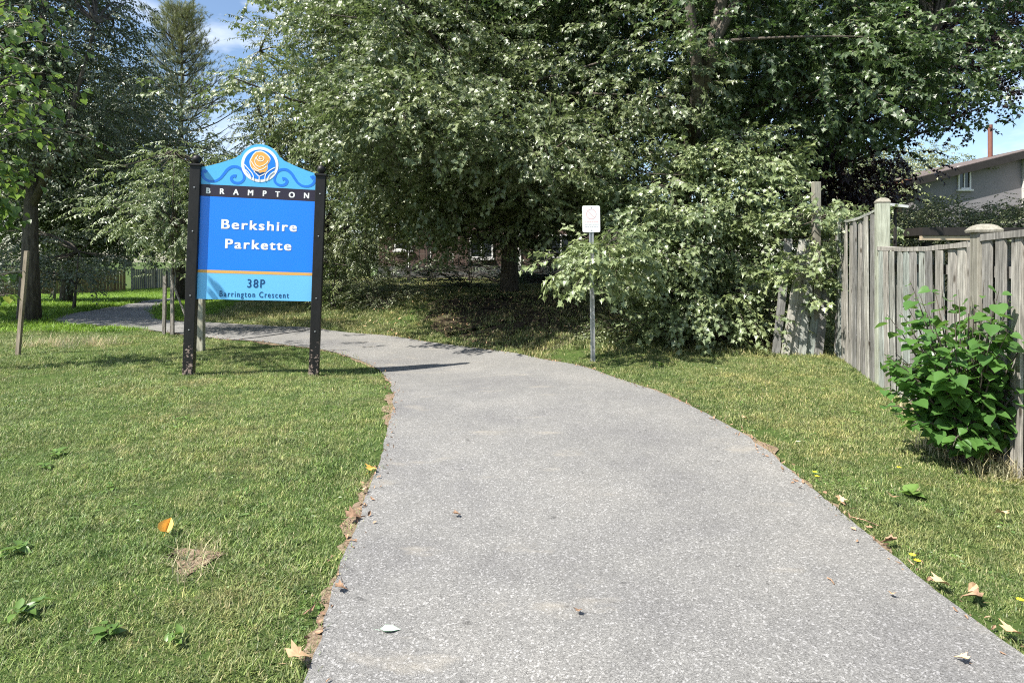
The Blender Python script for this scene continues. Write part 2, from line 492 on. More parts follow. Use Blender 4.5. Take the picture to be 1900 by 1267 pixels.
def spread(fine0, fine1, step, far, grow=1.18):
    a = list(np.arange(fine0, fine1 + 1e-6, step))
    s = step
    while a[-1] < far: s *= grow; a.append(a[-1] + s)
    s = step
    while a[0] > -far: s *= grow; a.insert(0, a[0] - s)
    return np.array(a)
gx = spread(-14, 10, 0.14, 450); gy = spread(-1, 22, 0.14, 450)
GX, GY = np.meshgrid(gx, gy)
GZ = terrain(GX, GY)
nx_, ny_ = len(gx), len(gy)
idx = np.arange(nx_ * ny_).reshape(ny_, nx_)
q = np.stack([idx[:-1, :-1], idx[:-1, 1:], idx[1:, 1:], idx[1:, :-1]], -1).reshape(-1, 4)
gm = bpy.data.meshes.new('ground')
gm.vertices.add(nx_ * ny_)
gm.vertices.foreach_set('co', np.stack([GX, GY, GZ], -1).ravel())
gm.loops.add(q.size); gm.loops.foreach_set('vertex_index', q.ravel())
gm.polygons.add(len(q)); gm.polygons.foreach_set('loop_start', np.arange(len(q)) * 4)
gm.polygons.foreach_set('use_smooth', np.ones(len(q), bool))
gm.materials.append(M['ground']); gm.update()
tag(mesh_obj('ground', gm), kind='structure')

# ------------------------------------------------------------------ the path
near_px = [(570,1267),(612,1120),(655,1000),(690,900),(716,830),(728,770),(727,728),(716,700),(690,680),(640,661),(580,648),(500,638),(430,632),(370,626),(300,617),(220,608),(130,603),(104,592),(161,579),(232,567),(312,554.5)]
far_px = [(1945,1267),(1760,1120),(1610,1000),(1490,900),(1370,805),(1250,742),(1110,692),(1020,671),(950,657),(850,643),(740,627),(600,613),(500,606),(380,599),(335,598),(300,594),(286,588),(281,580),(290,571),(318,560),(345,556)]
def poly_world(px):
    return [ground_at(*p) for p in px]
NE = poly_world(near_px); FE = poly_world(far_px)
NE = [Vector((NE[0].x + 0.6, -8, 0))] + [Vector((NE[0].x + .12, 1.0, 0))] + NE + [NE[-1] + Vector((-2.5, 12, 0)), NE[-1] + Vector((-1, 30, 0))]
FE = [Vector((FE[0].x - 0.0, -8, 0))] + [Vector((FE[0].x + .02, 1.0, 0))] + FE + [FE[-1] + Vector((-2.0, 12, 0)), FE[-1] + Vector((0, 30, 0))]
def resample(P, n):
    P = np.array([(p.x, p.y) for p in P])
    # Catmull-Rom then uniform arc length
    out = []
    for i in range(len(P) - 1):
        p0 = P[max(i-1, 0)]; p1 = P[i]; p2 = P[i+1]; p3 = P[min(i+2, len(P)-1)]
        for t in np.linspace(0, 1, 22, endpoint=False):
            out.append(0.5 * ((2*p1) + (-p0+p2)*t + (2*p0-5*p1+4*p2-p3)*t*t + (-p0+3*p1-3*p2+p3)*t**3))
    out.append(P[-1]); return np.array(out)
def smooth_poly(P): return resample(P, 0)
NEs = smooth_poly(NE); FEs = smooth_poly(FE)
def jitter(E, amp, seed):
    r = np.random.default_rng(seed)
    n = len(E)
    t = np.gradient(E, axis=0); t /= np.linalg.norm(t, axis=1)[:, None] + 1e-9
    nrm = np.stack([-t[:, 1], t[:, 0]], 1)
    k = r.normal(size=n); k = np.convolve(k, np.ones(3) / 3, 'same')
    return E + nrm * (k * amp)[:, None]
def strip(name, A, B, mat, dz, cross=14, w0=0.0, kind='structure'):
    n = len(A)
    V = []
    for i in range(n):
        a, b = A[i], B[i]
        d = (b - a); L = np.linalg.norm(d) + 1e-9; u = d / L
        a2 = a - u * w0; b2 = b + u * w0
        for j in range(cross + 1):
            p = a2 + (b2 - a2) * j / cross
            V.append((p[0], p[1]))
    V = np.array(V)
    Z = terrain(V[:, 0], V[:, 1]) + dz
    f = []
    c = cross + 1
    for i in range(n - 1):
        for j in range(cross):
            f.append((i*c+j, i*c+j+1, (i+1)*c+j+1, (i+1)*c+j))
    me = pydata(name, np.column_stack([V, Z]), f, mat, True)
    return tag(mesh_obj(name, me), kind=kind)
def wob2(E, amp, seed):
    # smooth random offset as a function of arc length, applied to the paired samples
    r_ = np.random.default_rng(seed)
    L_ = np.concatenate([[0], np.cumsum(np.linalg.norm(np.diff(E, axis=0), axis=1))])
    g_ = np.arange(0, L_[-1] + 1, 0.045)
    k_ = np.convolve(r_.normal(size=len(g_)), np.ones(3) / 3, 'same') * 0.9 + np.convolve(r_.normal(size=len(g_)), np.ones(15) / 15, 'same') * 4
    off = np.interp(L_, g_, k_) * amp
    t_ = np.gradient(E, axis=0); t_ /= np.linalg.norm(t_, axis=1)[:, None] + 1e-9
    return E + np.stack([-t_[:, 1], t_[:, 0]], 1) * off[:, None]
Aj = wob2(NEs, 0.009, 3); Bj = wob2(FEs, 0.009, 4)
strip('path', Aj, Bj, M['asphalt'], 0.022, 22)
strip('soil_edge', wob2(NEs, 0.04, 5), wob2(FEs, 0.04, 6), M['soil'], 0.012, 24, 0.02)
path_poly = np.vstack([NEs, FEs[::-1]])
def in_poly(poly, x, y):
    inside = np.zeros(x.shape, bool)
    n = len(poly); j = n - 1
    for i in range(n):
        xi, yi = poly[i]; xj, yj = poly[j]
        c = ((yi > y) != (yj > y))
        if c.any():
            xx = (xj - xi) * (y - yi) / (yj - yi + 1e-12) + xi
            inside ^= c & (x < xx)
        j = i
    return inside
def edge_dist(x, y):
    E = np.vstack([NEs, FEs])
    d = np.full(x.shape, 1e9)
    for seg in (NEs, FEs):
        for i in range(len(seg) - 1):
            a = seg[i]; b = seg[i+1]
            ab = b - a; L2 = (ab ** 2).sum() + 1e-9
            t = np.clip(((x - a[0]) * ab[0] + (y - a[1]) * ab[1]) / L2, 0, 1)
            dd = (x - a[0] - t * ab[0]) ** 2 + (y - a[1] - t * ab[1]) ** 2
            d = np.minimum(d, dd)
    return np.sqrt(d)
def blob_sheet(name, px_list, mat, dz, seed):
    P_ = np.array([(g.x, g.y) for g in (ground_at(*p) for p in px_list)])
    P_ = np.vstack([P_, P_[:1]])
    L_ = np.concatenate([[0], np.cumsum(np.linalg.norm(np.diff(P_, axis=0), axis=1))])
    u_ = np.arange(0, L_[-1], 0.12)
    r_ = np.random.default_rng(seed)
    E_ = np.column_stack([np.interp(u_, L_, P_[:, 0]), np.interp(u_, L_, P_[:, 1])]) + r_.normal(0, 0.07, (len(u_), 2))
    c_ = E_.mean(0)
    V_ = []; F_ = []
    K = 24; n_ = len(E_)
    for k in range(1, K + 1):
        q_ = c_ + (E_ - c_) * k / K
        V_.append(q_)
    V_ = np.vstack([c_[None]] + V_)
    for i in range(n_):
        F_.append((0, 1 + i, 1 + (i + 1) % n_))
    for k in range(K - 1):
        for i in range(n_):
            a = 1 + k * n_ + i; b = 1 + k * n_ + (i + 1) % n_
            F_.append((a, a + n_, b + n_, b))
    Z_ = terrain(V_[:, 0], V_[:, 1]) + dz
    return tag(mesh_obj(name, pydata(name, np.column_stack([V_, Z_]), F_, mat, True)), kind='structure')
M['mould_shade'] = simple('leaf_mould_shade', (0.06, 0.045, 0.032), 0.95, 0.1, 0.5, 22, 0.6)  # leaf mould, coloured darker to carry the tree's shade as well
blob_sheet('soil_shade_sheet', [(795, 592), (800, 610), (860, 630), (940, 648), (1010, 652), (1070, 632), (1110, 606), (1300, 622), (1300, 575), (1110, 565), (1060, 552), (950, 546), (840, 548), (800, 562)], M['mould_shade'], 0.012, 8)  # bare ground under the maple, with its shade partly put into the colour
blob_sheet('bare_soil', [(318, 1040), (350, 1028), (392, 1018), (405, 1030), (372, 1052), (362, 1080), (335, 1090), (308, 1072)], M['soil'], 0.006, 9)
# sealed crack across the far bend of the path
ck = [ground_at(445, 632), ground_at(480, 627.5), ground_at(525, 621), ground_at(570, 614.5)]
cm = MB()
for i in range(len(ck) - 1):
    a, b = ck[i], ck[i+1]
    u = Vector(((b - a).y, -(b - a).x, 0)).normalized() * 0.035
    q4 = [a - u, a + u, b + u, b - u]
    cm.add([(p.x, p.y, tz(p.x, p.y) + 0.027) for p in q4], [(0, 1, 2, 3)])
tag(cm.build('path_crack', M['tar']), kind='structure')

# ------------------------------------------------------------------ instanced foliage (one object each)
def scatter_tree(k):
    """node group: vertices with vid<0 are points, the rest are the k source sprigs"""
    name = 'scatter_%d' % k
    if name in bpy.data.node_groups: return bpy.data.node_groups[name]
    g = bpy.data.node_groups.new(name, 'GeometryNodeTree')
    g.interface.new_socket('Geometry', in_out='INPUT', socket_type='NodeSocketGeometry')
    g.interface.new_socket('Geometry', in_out='OUTPUT', socket_type='NodeSocketGeometry')
    N = g.nodes; L = g.links
    gi = N.new('NodeGroupInput'); go = N.new('NodeGroupOutput')
    def attr(nm, ty):
        a = N.new('GeometryNodeInputNamedAttribute'); a.data_type = ty
        a.inputs['Name'].default_value = nm
        return a.outputs['Attribute']
    vid = attr('vid', 'INT')
    def sep(val):
        c = N.new('FunctionNodeCompare'); c.data_type = 'INT'; c.operation = 'EQUAL'
        L.new(vid, c.inputs[2]); c.inputs[3].default_value = val
        s = N.new('GeometryNodeSeparateGeometry'); s.domain = 'POINT'
        L.new(gi.outputs[0], s.inputs['Geometry']); L.new(c.outputs[0], s.inputs['Selection'])
        return s.outputs['Selection']
    jn = N.new('GeometryNodeJoinGeometry')
    for i in range(k):
        ti = N.new('GeometryNodeGeometryToInstance')
        L.new(sep(i), ti.inputs[0]); L.new(ti.outputs[0], jn.inputs[0])
    iop = N.new('GeometryNodeInstanceOnPoints')
    L.new(sep(-1), iop.inputs['Points']); L.new(jn.outputs[0], iop.inputs['Instance'])
    iop.inputs['Pick Instance'].default_value = True
    L.new(attr('pick', 'INT'), iop.inputs['Instance Index'])
    L.new(attr('rot', 'FLOAT_VECTOR'), iop.inputs['Rotation'])
    L.new(attr('scl', 'FLOAT'), iop.inputs['Scale'])
    L.new(iop.outputs[0], go.inputs[0])
    return g

def scatter(name, variants, pts, rot, scl, mats, parent=None, kind='stuff', seed=0):
    """variants: list of (verts Nx3, faces, material indices)"""
    r = np.random.default_rng(seed)
    V = []; Fc = []; MI = []; vid = []
    o = 0
    for i, (v, f, mi) in enumerate(variants):
        V.append(np.asarray(v, float)); Fc += [tuple(a + o for a in t) for t in f]; MI += list(mi)
        vid += [i] * len(v); o += len(v)
    n = len(pts)
    Vall = np.vstack(V + [np.asarray(pts, float)])
    me = bpy.data.meshes.new(name)
    me.from_pydata(Vall.tolist(), [], Fc)
    for m in mats: me.materials.append(m)
    me.polygons.foreach_set('material_index', MI)
    a = me.attributes.new('vid', 'INT', 'POINT'); a.data.foreach_set('value', np.array(vid + [-1] * n, np.int32))
    pick = np.concatenate([np.zeros(o, np.int32), r.integers(0, len(variants), n).astype(np.int32)])
    a = me.attributes.new('pick', 'INT', 'POINT'); a.data.foreach_set('value', pick)
    a = me.attributes.new('scl', 'FLOAT', 'POINT'); a.data.foreach_set('value', np.concatenate([np.ones(o), np.asarray(scl, float)]).astype(np.float32))
    a = me.attributes.new('rot', 'FLOAT_VECTOR', 'POINT'); a.data.foreach_set('vector', np.vstack([np.zeros((o, 3)), rot]).astype(np.float32).ravel())
    ob = mesh_obj(name, me, parent)
    md = ob.modifiers.new('scatter', 'NODES'); md.node_group = scatter_tree(len(variants))
    if kind: ob['kind'] = kind
    return ob

def leaf_shape(kind, s=1.0, fold=0.25, curl=0.2):
    """one leaf in XY pointing to +X, stalk at the origin; returns verts, faces"""
    if kind == 'maple':
        o = [(0.06,-0.02),(0.0,-0.28),(0.22,-0.22),(0.28,-0.55),(0.48,-0.28),(0.62,-0.3),(0.6,-0.16),(1.0,0.0)]
    elif kind == 'oval':
        o = [(0.03,-0.01),(0.25,-0.26),(0.6,-0.24),(1.0,0.0)]
    elif kind == 'slim':
        o = [(0.03,-0.01),(0.35,-0.15),(0.7,-0.12),(1.0,0.0)]
    elif kind == 'heart':
        o = [(0.06,-0.02),(0.0,-0.25),(0.14,-0.43),(0.42,-0.46),(0.7,-0.28),(0.86,-0.12),(1.0,0.0)]
    half = o
    n = len(half)
    v = []
    for x, y in half:
        v.append((x, y, abs(y) * fold - curl * x * x))
    for x, y in half[1:-1]:
        v.append((x, -y, abs(y) * fold - curl * x * x))
    mid = len(v); v.append((0.45, 0, -curl * 0.2 - 0.02))
    f = []
    for i in range(n - 1): f.append((i, i + 1, mid))
    up = [0] + list(range(n, n + n - 2)) + [n - 1]
    for i in range(len(up) - 1): f.append((up[i + 1], up[i], mid))
    return np.array(v) * s, f

def rotm(e): return np.array(Euler(e).to_matrix())
def sprig(kind, n, length, size, r, droop=0.5, twig=True, two=True):
    V = []; Fc = []; MI = []
    o = 0
    for i in range(n):
        t = (i + 0.6) / n
        base = np.array([t * length, r.normal(0, 0.01), -0.12 * droop * t * t * length * 2])
        side = 1 if i % 2 else -1
        yaw = side * r.uniform(0.5, 1.4) if i < n - 1 else r.uniform(-.3, .3)
        s = size * r.uniform(0.65, 1.15)
        lv, lf = leaf_shape(kind, s, r.uniform(0.05, 0.45), r.uniform(0.0, 0.45))
        pet = s * r.uniform(0.25, 0.7) if kind != 'slim' else 0
        lv = lv + np.array([pet, 0, 0])
        m = rotm((r.uniform(-0.6, 0.6), r.uniform(-0.1, 1.0) * droop + 0.1, yaw))
        V.append(lv @ m.T + base); Fc += [tuple(a + o for a in q) for q in lf]; MI += [0] * len(lf)
        o += len(lv)
    if twig:
        w = 0.004
        tv = np.array([(0,-w,0),(0,w,0),(0,0,w*1.5),(length,0,-0.24*droop*length)])
        V.append(tv); Fc += [(o, o+3, o+1), (o+1, o+3, o+2), (o+2, o+3, o)]; MI += [1] * 3
    return np.vstack(V), Fc, MI

rs = np.random.default_rng(11)
SP = {
    'maple': [sprig('maple', 14, 0.38, 0.102, rs, 0.8) for _ in range(4)],
    'maple_big': [sprig('maple', 14, 0.40, 0.108, rs, 0.8) for _ in range(4)],
    'oval': [sprig('oval', 16, 0.45, 0.085, rs, 0.6) for _ in range(4)],
    'oval_far': [sprig('oval', 14, 0.6, 0.15, rs, 0.6) for _ in range(3)],
    'slim': [sprig('slim', 18, 0.4, 0.10, rs, 0.6) for _ in range(4)],
    'linden': [sprig('heart', 7, 0.4, 0.115, rs, 1.0) for _ in range(4)],
    'shrub': [sprig('oval', 14, 0.28, 0.06, rs, 0.4) for _ in range(3)],
}
def pine_sprig(r):
    V = []; Fc = []; o = 0
    for i in range(46):
        t = r.uniform(0, 1)
        b = np.array([t * 0.28, 0, 0])
        an = r.uniform(0, 2 * math.pi)
        d = np.array([0.75, math.cos(an) * 0.7, math.sin(an) * 0.7]); d /= np.linalg.norm(d)
        sd = np.cross(d, [0.1, 0.2, 1]); sd /= np.linalg.norm(sd)
        L = r.uniform(0.1, 0.17)
        V += [b - sd * 0.004, b + sd * 0.004, b + d * L]
        Fc.append((o, o+1, o+2)); o += 3
    V += [np.array([-0.15, -0.007, 0]), np.array([-0.15, 0.007, 0]), np.array([0.3, 0, 0])]
    Fc.append((o, o+1, o+2))
    return np.array(V), Fc, [0] * 46 + [1]
SP['pine'] = [pine_sprig(rs) for _ in range(3)]

def crown_points(r, blobs, per_m3, per_cluster, spread, shell=0.45, flat=0.35, pitch=0.35):
    P = []; Rr = []; S = []; C = []
    for (c, rad, *den) in blobs:
        c = np.array(c, float); rad = np.array(rad, float)
        vol = 4.19 * rad.prod()
        n = max(3, int(vol * per_m3 * (den[0] if den else 1.0)))
        for _ in range(n):
            d = r.normal(size=3); d /= np.linalg.norm(d)
            rr = shell + (1 - shell) * r.random() ** 0.6 if r.random() < 0.8 else r.random()
            k = c + d * rad * rr * r.uniform(0.85, 1.08)
            C.append(k)
            out = d * rad; out = out / np.linalg.norm(out)
            m = r.poisson(per_cluster) + 2
            off = r.normal(size=(m, 3)) * spread * np.array([1, 1, flat])
            # sprays droop outward from the cluster
            off[:, 2] -= 0.12 * np.hypot(off[:, 0], off[:, 1])
            pp = k + off
            P.append(pp)
            h = off[:, :2] * 1.2 + out[None, :2] * spread * 1.1 + r.normal(size=(m, 2)) * spread * 0.35
            yaw = np.arctan2(h[:, 1], h[:, 0])
            Rr.append(np.stack([r.normal(0, 0.35, m), pitch + r.normal(0, 0.3, m) - 0.35 * out[2], yaw], 1))
            S.append(r.uniform(0.75, 1.2, m))
    return np.vstack(P), np.vstack(Rr), np.concatenate(S), np.array(C)

def limb_path(a, b, r, sag=0.12, n=5):
    a = Vector(a); b = Vector(b); L = (b - a).length
    pts = []
    w = Vector((r.normal(), r.normal(), r.normal())) * L * 0.06
    for i in range(n + 1):
        t = i / n
        p = a.lerp(b, t)
        p.z += math.sin(math.pi * t) * L * sag
        p += w * math.sin(math.pi * t)
        pts.append(p)
    return pts

def tree(name, label, cat, base, trunk, r0, blobs, sprigs, mat, group=None, barkm='bark', per_m3=0.55, per_cluster=10, spread=0.45, shell=0.45,
         limbs=(), seed=1, n_twigs=120, minz=None, cut=None, flat=0.65, pitch=0.25):
    """trunk: list of points (local to base); limbs: list of (list of points, r0, r1)"""
    r = np.random.default_rng(seed)
    root = empty(name, base)
    tag(root, label, cat, group)
    bz = Vector(base)
    tp = [Vector(p) for p in trunk]
    k = len(tp)
    rad = [r0 * (1 - 0.75 * i / (k - 1)) for i in range(k)]
    rad[0] *= 1.25
    mb = MB()
    mb.tube(tp, rad, 10, jit=0.04)
    mb.build('trunk', M[barkm], root, True)
    for pts, ra, rb in limbs:
        m2 = MB()
        n = len(pts)
        m2.tube(pts, [ra + (rb - ra) * i / (n - 1) for i in range(n)], 8, jit=0.04)
        m2.build('limb', M[barkm], root, True)
    P, Rt, S, C = crown_points(r, blobs, per_m3, per_cluster, spread, shell, flat, pitch)
    keep = P[:, 2] > (minz if minz is not None else terrain(P[:, 0] + bz.x, P[:, 1] + bz.y) - bz.z + 0.15)
    if cut is not None: keep &= cut(P + np.array(bz))
    P, Rt, S = P[keep], Rt[keep], S[keep]
    nodes = list(tp[1:])
    for pts, ra, rb in limbs: nodes += [Vector(p) for p in pts[1:]]
    br = MB()
    sel = r.permutation(len(C))[:n_twigs]
    for i in sel:
        c = Vector(C[i])
        if cut is not None and not cut(np.array([C[i] + np.array(bz)]))[0]: continue
        lower = [q for q in nodes if q.z < c.z + 0.8] or nodes
        a = min(lower, key=lambda q: (q - c).length + abs(q.z - c.z) * 0.3)
        L = (c - a).length
        rr = 0.008 + 0.011 * min(L, 5)
        br.tube(limb_path(a, c, r, -0.02 if c.z < a.z else 0.08), [rr * (1 - 0.8 * t / 5) for t in range(6)], 5, cap=False)
    if br.v: br.build('branches', M[barkm], root, True)['kind'] = 'stuff'
    scatter('crown', SP[sprigs], P, Rt, S, [M[mat], M[barkm]], root, 'stuff', seed)
    return root

# ------------------------------------------------------------------ right-hand house and its surroundings
def window(parent, cx, cz, w, h, y, bars=1, name='window'):
    """window in a wall facing -Y at local depth y"""
    fr = MB(); t = 0.07
    fr.box((cx, y - 0.03, cz + h/2 - t/2), (w, 0.1, t)); fr.box((cx, y - 0.03, cz - h/2 + t/2), (w, 0.1, t))
    fr.box((cx - w/2 + t/2, y - 0.031, cz), (t, 0.1, h - 2*t)); fr.box((cx + w/2 - t/2, y - 0.031, cz), (t, 0.1, h - 2*t))
    for i in range(bars):
        x = cx - w/2 + w * (i + 1) / (bars + 1)
        fr.box((x, y - 0.032, cz), (0.05, 0.06, h - 2*t))
    o = fr.build(name, M['trim'], parent)
    MB().box((cx, y - 0.006, cz), (w - 2*t, 0.02, h - 2*t)).build('pane', M['glass'], o)
    MB().box((cx, y - 0.08, cz - h/2 - 0.05), (w + 0.12, 0.16, 0.08)).build('sill', M['trim'], o)
    return o

hy = 30.0
hx0 = (1698 - 950) / F * hy
house = empty('house', (hx0, hy, 0))
tag(house, 'two storey house with grey gable wall and one small window beyond the fence', 'house')
ridge_x = 7.2; eave_z = 1.55 + (480 - 336) / F * hy; ridge_z = 1.55 + (480 - 263) / F * hy
W2 = 2 * ridge_x
MB().prism([(0, -0.5), (W2, -0.5), (W2, eave_z), (ridge_x, ridge_z - 0.12), (0, eave_z)], 0, 9.0).build('wall', M['stucco'], house)
sl = (ridge_z - eave_z) / ridge_x
def roofslab(x0, x1, z0, z1, name):
    MB().prism([(x0, z0), (x1, z1), (x1, z1 + 0.16), (x0, z0 + 0.16)], -0.45, 9.4).build(name, M['shingle'], house)
roofslab(-0.5, ridge_x, eave_z - 0.5 * sl + 0.02, ridge_z - 0.1, 'roof')
roofslab(ridge_x, W2 + 0.5, ridge_z - 0.1, eave_z - 0.5 * sl + 0.02, 'roof')
MB().prism([(-0.55, eave_z - 0.55*sl - 0.2), (ridge_x, ridge_z - 0.32), (ridge_x, ridge_z + 0.03), (-0.55, eave_z - 0.55*sl + 0.15)], -0.5, -0.455).build('fascia', M['dark_wood'], house)
MB().box((-0.55, 4.4, eave_z - 0.02), (0.14, 9.8, 0.14)).build('gutter', M['brown_trim'], house)
window(house, (1793 - 1703) / F * hy, 1.55 + (480 - 330) / F * hy, 0.62, 1.12, 0)
wing = MB().box((5.9, -0.75, 3.2), (1.5, 1.49, 6.4)).build('side_wing', M['pale_wall'], house)
for i in range(22):
    MB().box((5.9, -1.51, 0.9 + i * 0.24), (1.5, 0.02, 0.21), Euler((0.06, 0, 0)).to_matrix()).build('siding_board', M['pale_wall'], wing)
MB().box((5.25, -1.6, 3.0), (0.12, 0.1, 6.0)).build('downspout', M['brown_trim'], house)
MB().tube([(5.95, 3, eave_z + 1.5), (5.95, 3, 1.55 + (480 - 232) / F * 33)], 0.11, 10).build('flue_pipe', M['brown_trim'], house)

# low orange roof seen just over the taller fence section
ob = empty('garden_shed', at(1603, 560, 19.0) - Vector((0, 0, 0)))
ob.location.z = 0
tag(ob, 'small shed with sloping orange roof behind the taller fence section', 'shed')
MB().box((0, 0.8, 1.05), (1.7, 1.6, 2.1)).build('wall', M['pale_wall'], ob)
MB().prism([(-1.1, 2.35), (1.1, 3.0), (1.1, 3.08), (-1.1, 2.43)], -0.2, 1.8).build('roof', M['terracotta'], ob)

# dark garden shelter behind the fence
gs = empty('garden_shelter', (0, 0, 0))
tag(gs, 'dark roofed garden shelter with lattice sides just behind the lower fence', 'shelter')
A = at(1690, 433, 10.5); B = at(1960, 440, 10.5)
MB().box(((A.x+B.x)/2, 11.0, A.z + 0.02), (B.x-A.x, 1.6, 0.13)).build('roof_edge', M['dark_wood'], gs)
MB().box(((A.x+B.x)/2, 10.25, A.z - 0.09), (B.x-A.x, 0.06, 0.07)).build('beam', M['tan_wood'], gs)
for x in (A.x + 0.2, B.x - 0.3):
    MB().box((x, 10.4, 0.9), (0.1, 0.1, 1.85)).build('post', M['dark_wood'], gs)
for i in range(26):
    x = A.x + 0.1 + i * 0.11
    MB().box((x, 11.6, 1.35), (0.025, 0.02, 1.15), Euler((0, R(45 if i % 2 else 40), 0)).to_matrix()).build('lattice_slat', M['tan_wood'], gs)
lamp = empty('garden_lamp', (at(1655, 381, 9.6).x, 9.6, 0))
tag(lamp, 'small pale flat topped lamp showing beside the tall fence post', 'lamp')
MB().box((0.03, 0, at(1655, 381, 9.6).z), (0.32, 0.22, 0.04), Euler((0.1, 0.12, 0)).to_matrix()).build('lamp_head', M['trim'], lamp)
MB().tube([(0.08, 0.05, 0), (0.08, 0.05, at(1655, 385, 9.6).z)], 0.025, 6).build('pole', M['dark_wood'], lamp)

# ------------------------------------------------------------------ right-hand board fence
FD = Vector((0.282, 0.959, 0)).normalized()
FP = Vector((4.60, 7.68, 0))
FN = Vector((-FD.y, FD.x, 0))       # towards the camera side
frot = math.atan2(FD.y, FD.x)
fence = empty('board_fence', (FP.x, FP.y, 0), (0, 0, frot))
tag(fence, 'weathered grey board fence stepping up at a tall post right of the path', 'fence')
# local X runs away from the camera, local +Y faces the path
def fboard(x, y, z0, z1, w, parent, mat, th=0.02, name='board'):
    h = z1 - z0
    o = MB().box((0, 0, h/2), (w, th, h)).build(name, mat, parent, loc=(x, y, z0), rot=(random.uniform(-.012, .012), random.uniform(-.012, .012), random.uniform(-.05, .05)))
    return o
def rail(parent, pts, w, h, mat, name='rail'):
    mb = MB()
    v = []
    for p in pts:
        x, y, z = p
        for dy, dz in ((-w/2, -h/2), (w/2, -h/2), (w/2, h/2), (-w/2, h/2)):
            v.append((x, y + dy, z + dz + random.uniform(-.004, .004)))
    f = []
    for i in range(len(pts) - 1):
        for j in range(4):
            f.append((i*4+j, i*4+(j+1)%4, (i+1)*4+(j+1)%4, (i+1)*4+j))
    f.append((3, 2, 1, 0)); k = 4*(len(pts)-1); f.append((k, k+1, k+2, k+3))
    mb.add(v, f)
    return mb.build(name, mat, parent)
def ftop1(x):      # lower section sags between its posts
    u = (x + 2.85) / 2.85
    if x < -2.85: return 1.70 - 0.02 * math.sin((x + 2.85) * 1.3)
    return 1.665 - 0.03 * math.sin(math.pi * u)
for i in range(24):
    x = -0.16 - i * 0.235
    fboard(x, 0.06, tz(*(FP + FD*x).xy) - 0.05, ftop1(x) - 0.015, 0.145, fence, M['fence'])
for i in range(24):
    x = -0.16 - 0.118 - i * 0.235
    fboard(x, -0.06, tz(*(FP + FD*x).xy) - 0.05, ftop1(x) - 0.03, 0.14, fence, M['fence'])
def ftop2(x): return 2.14 - 0.05 * math.sin(math.pi * min(1, max(0, (x - 0.1) / 2.3)))
for i in range(10):
    x = 0.24 + i * 0.235
    fboard(x, 0.06, tz(*(FP + FD*x).xy) - 0.05, ftop2(x) - 0.015, 0.15, fence, M['fence'])
for i in range(9):
    x = 0.24 + 0.118 + i * 0.235
    fboard(x, -0.06, tz(*(FP + FD*x).xy) - 0.05, ftop2(x) - 0.03, 0.14, fence, M['fence'])
rail(fence, [(-0.02 - i * 0.28, 0.0, ftop1(-0.02 - i*0.28) + 0.012) for i in range(11)], 0.15, 0.045, M['fence'], 'cap_rail')
rail(fence, [(-2.9 - i * 0.28, 0.0, ftop1(-2.9 - i*0.28) + 0.012) for i in range(11)], 0.15, 0.05, M['fence'], 'cap_rail')
rail(fence, [(0.11 + i * 0.24, 0.0, ftop2(0.11 + i*0.24) + 0.012) for i in range(11)], 0.15, 0.035, M['fence'], 'cap_rail')
for x0, x1, z in ((-5.6, -0.05, 1.45), (-5.6, -0.05, 0.35), (0.1, 2.45, 1.9), (0.1, 2.45, 0.4)):
    rail(fence, [(x0, 0, z), (x1, 0, z)], 0.06, 0.09, M['fence'])
def fpost(x, top, capw, y=0.0):
    p = MB().box((0, 0, top/2 - 0.15), (0.14, 0.14, top + 0.3)).build('post', M['post'], fence, bevel=0.006, loc=(x, y, 0))
    c = MB().lathe([(capw*0.86, 0), (capw*0.90, 0.018), (capw*0.62, 0.052), (capw*0.3, 0.066)], (0, 0, 0), 4)
    for i, v in enumerate(c.v):
        a = math.pi/4; c.v[i] = (v[0]*math.cos(a)-v[1]*math.sin(a), v[0]*math.sin(a)+v[1]*math.cos(a), v[2])
    c.build('post_cap', M['post'], p, loc=(0, 0, top))
fpost(0.04, 2.24, 0.12)
fpost(-2.83, 1.76, 0.155, 0.02)
fpost(-5.6, 1.76, 0.155)

# derelict run of leaning boards behind the shrub
lf = empty('leaning_fence', (FP + FD * 2.45).to_tuple(), (0, 0, 0))
tag(lf, 'broken leaning grey boards and tall bare post where the fence turns behind the shrub', 'fence')
for i in range(6):
    x = -0.1 - i * 0.135
    o = MB().box((0, 0, 0.98), (0.125, 0.02, 1.95)).build('board', M['fence'], lf, loc=(x - 0.25, -0.02 + 0.03 * (i % 2), -0.05), rot=(R(-6), R(9 + 1.5 * math.sin(i * 2.1)), R(-8)))
MB().box((-0.32, 0.1, 1.4), (0.11, 0.11, 2.8)).build('post', M['post'], lf, bevel=0.005)
MB().box((0.02, -0.14, 1.0), (0.10, 0.03, 1.9), Euler((0, R(6), 0)).to_matrix()).build('prop_board', M['fence'], lf)

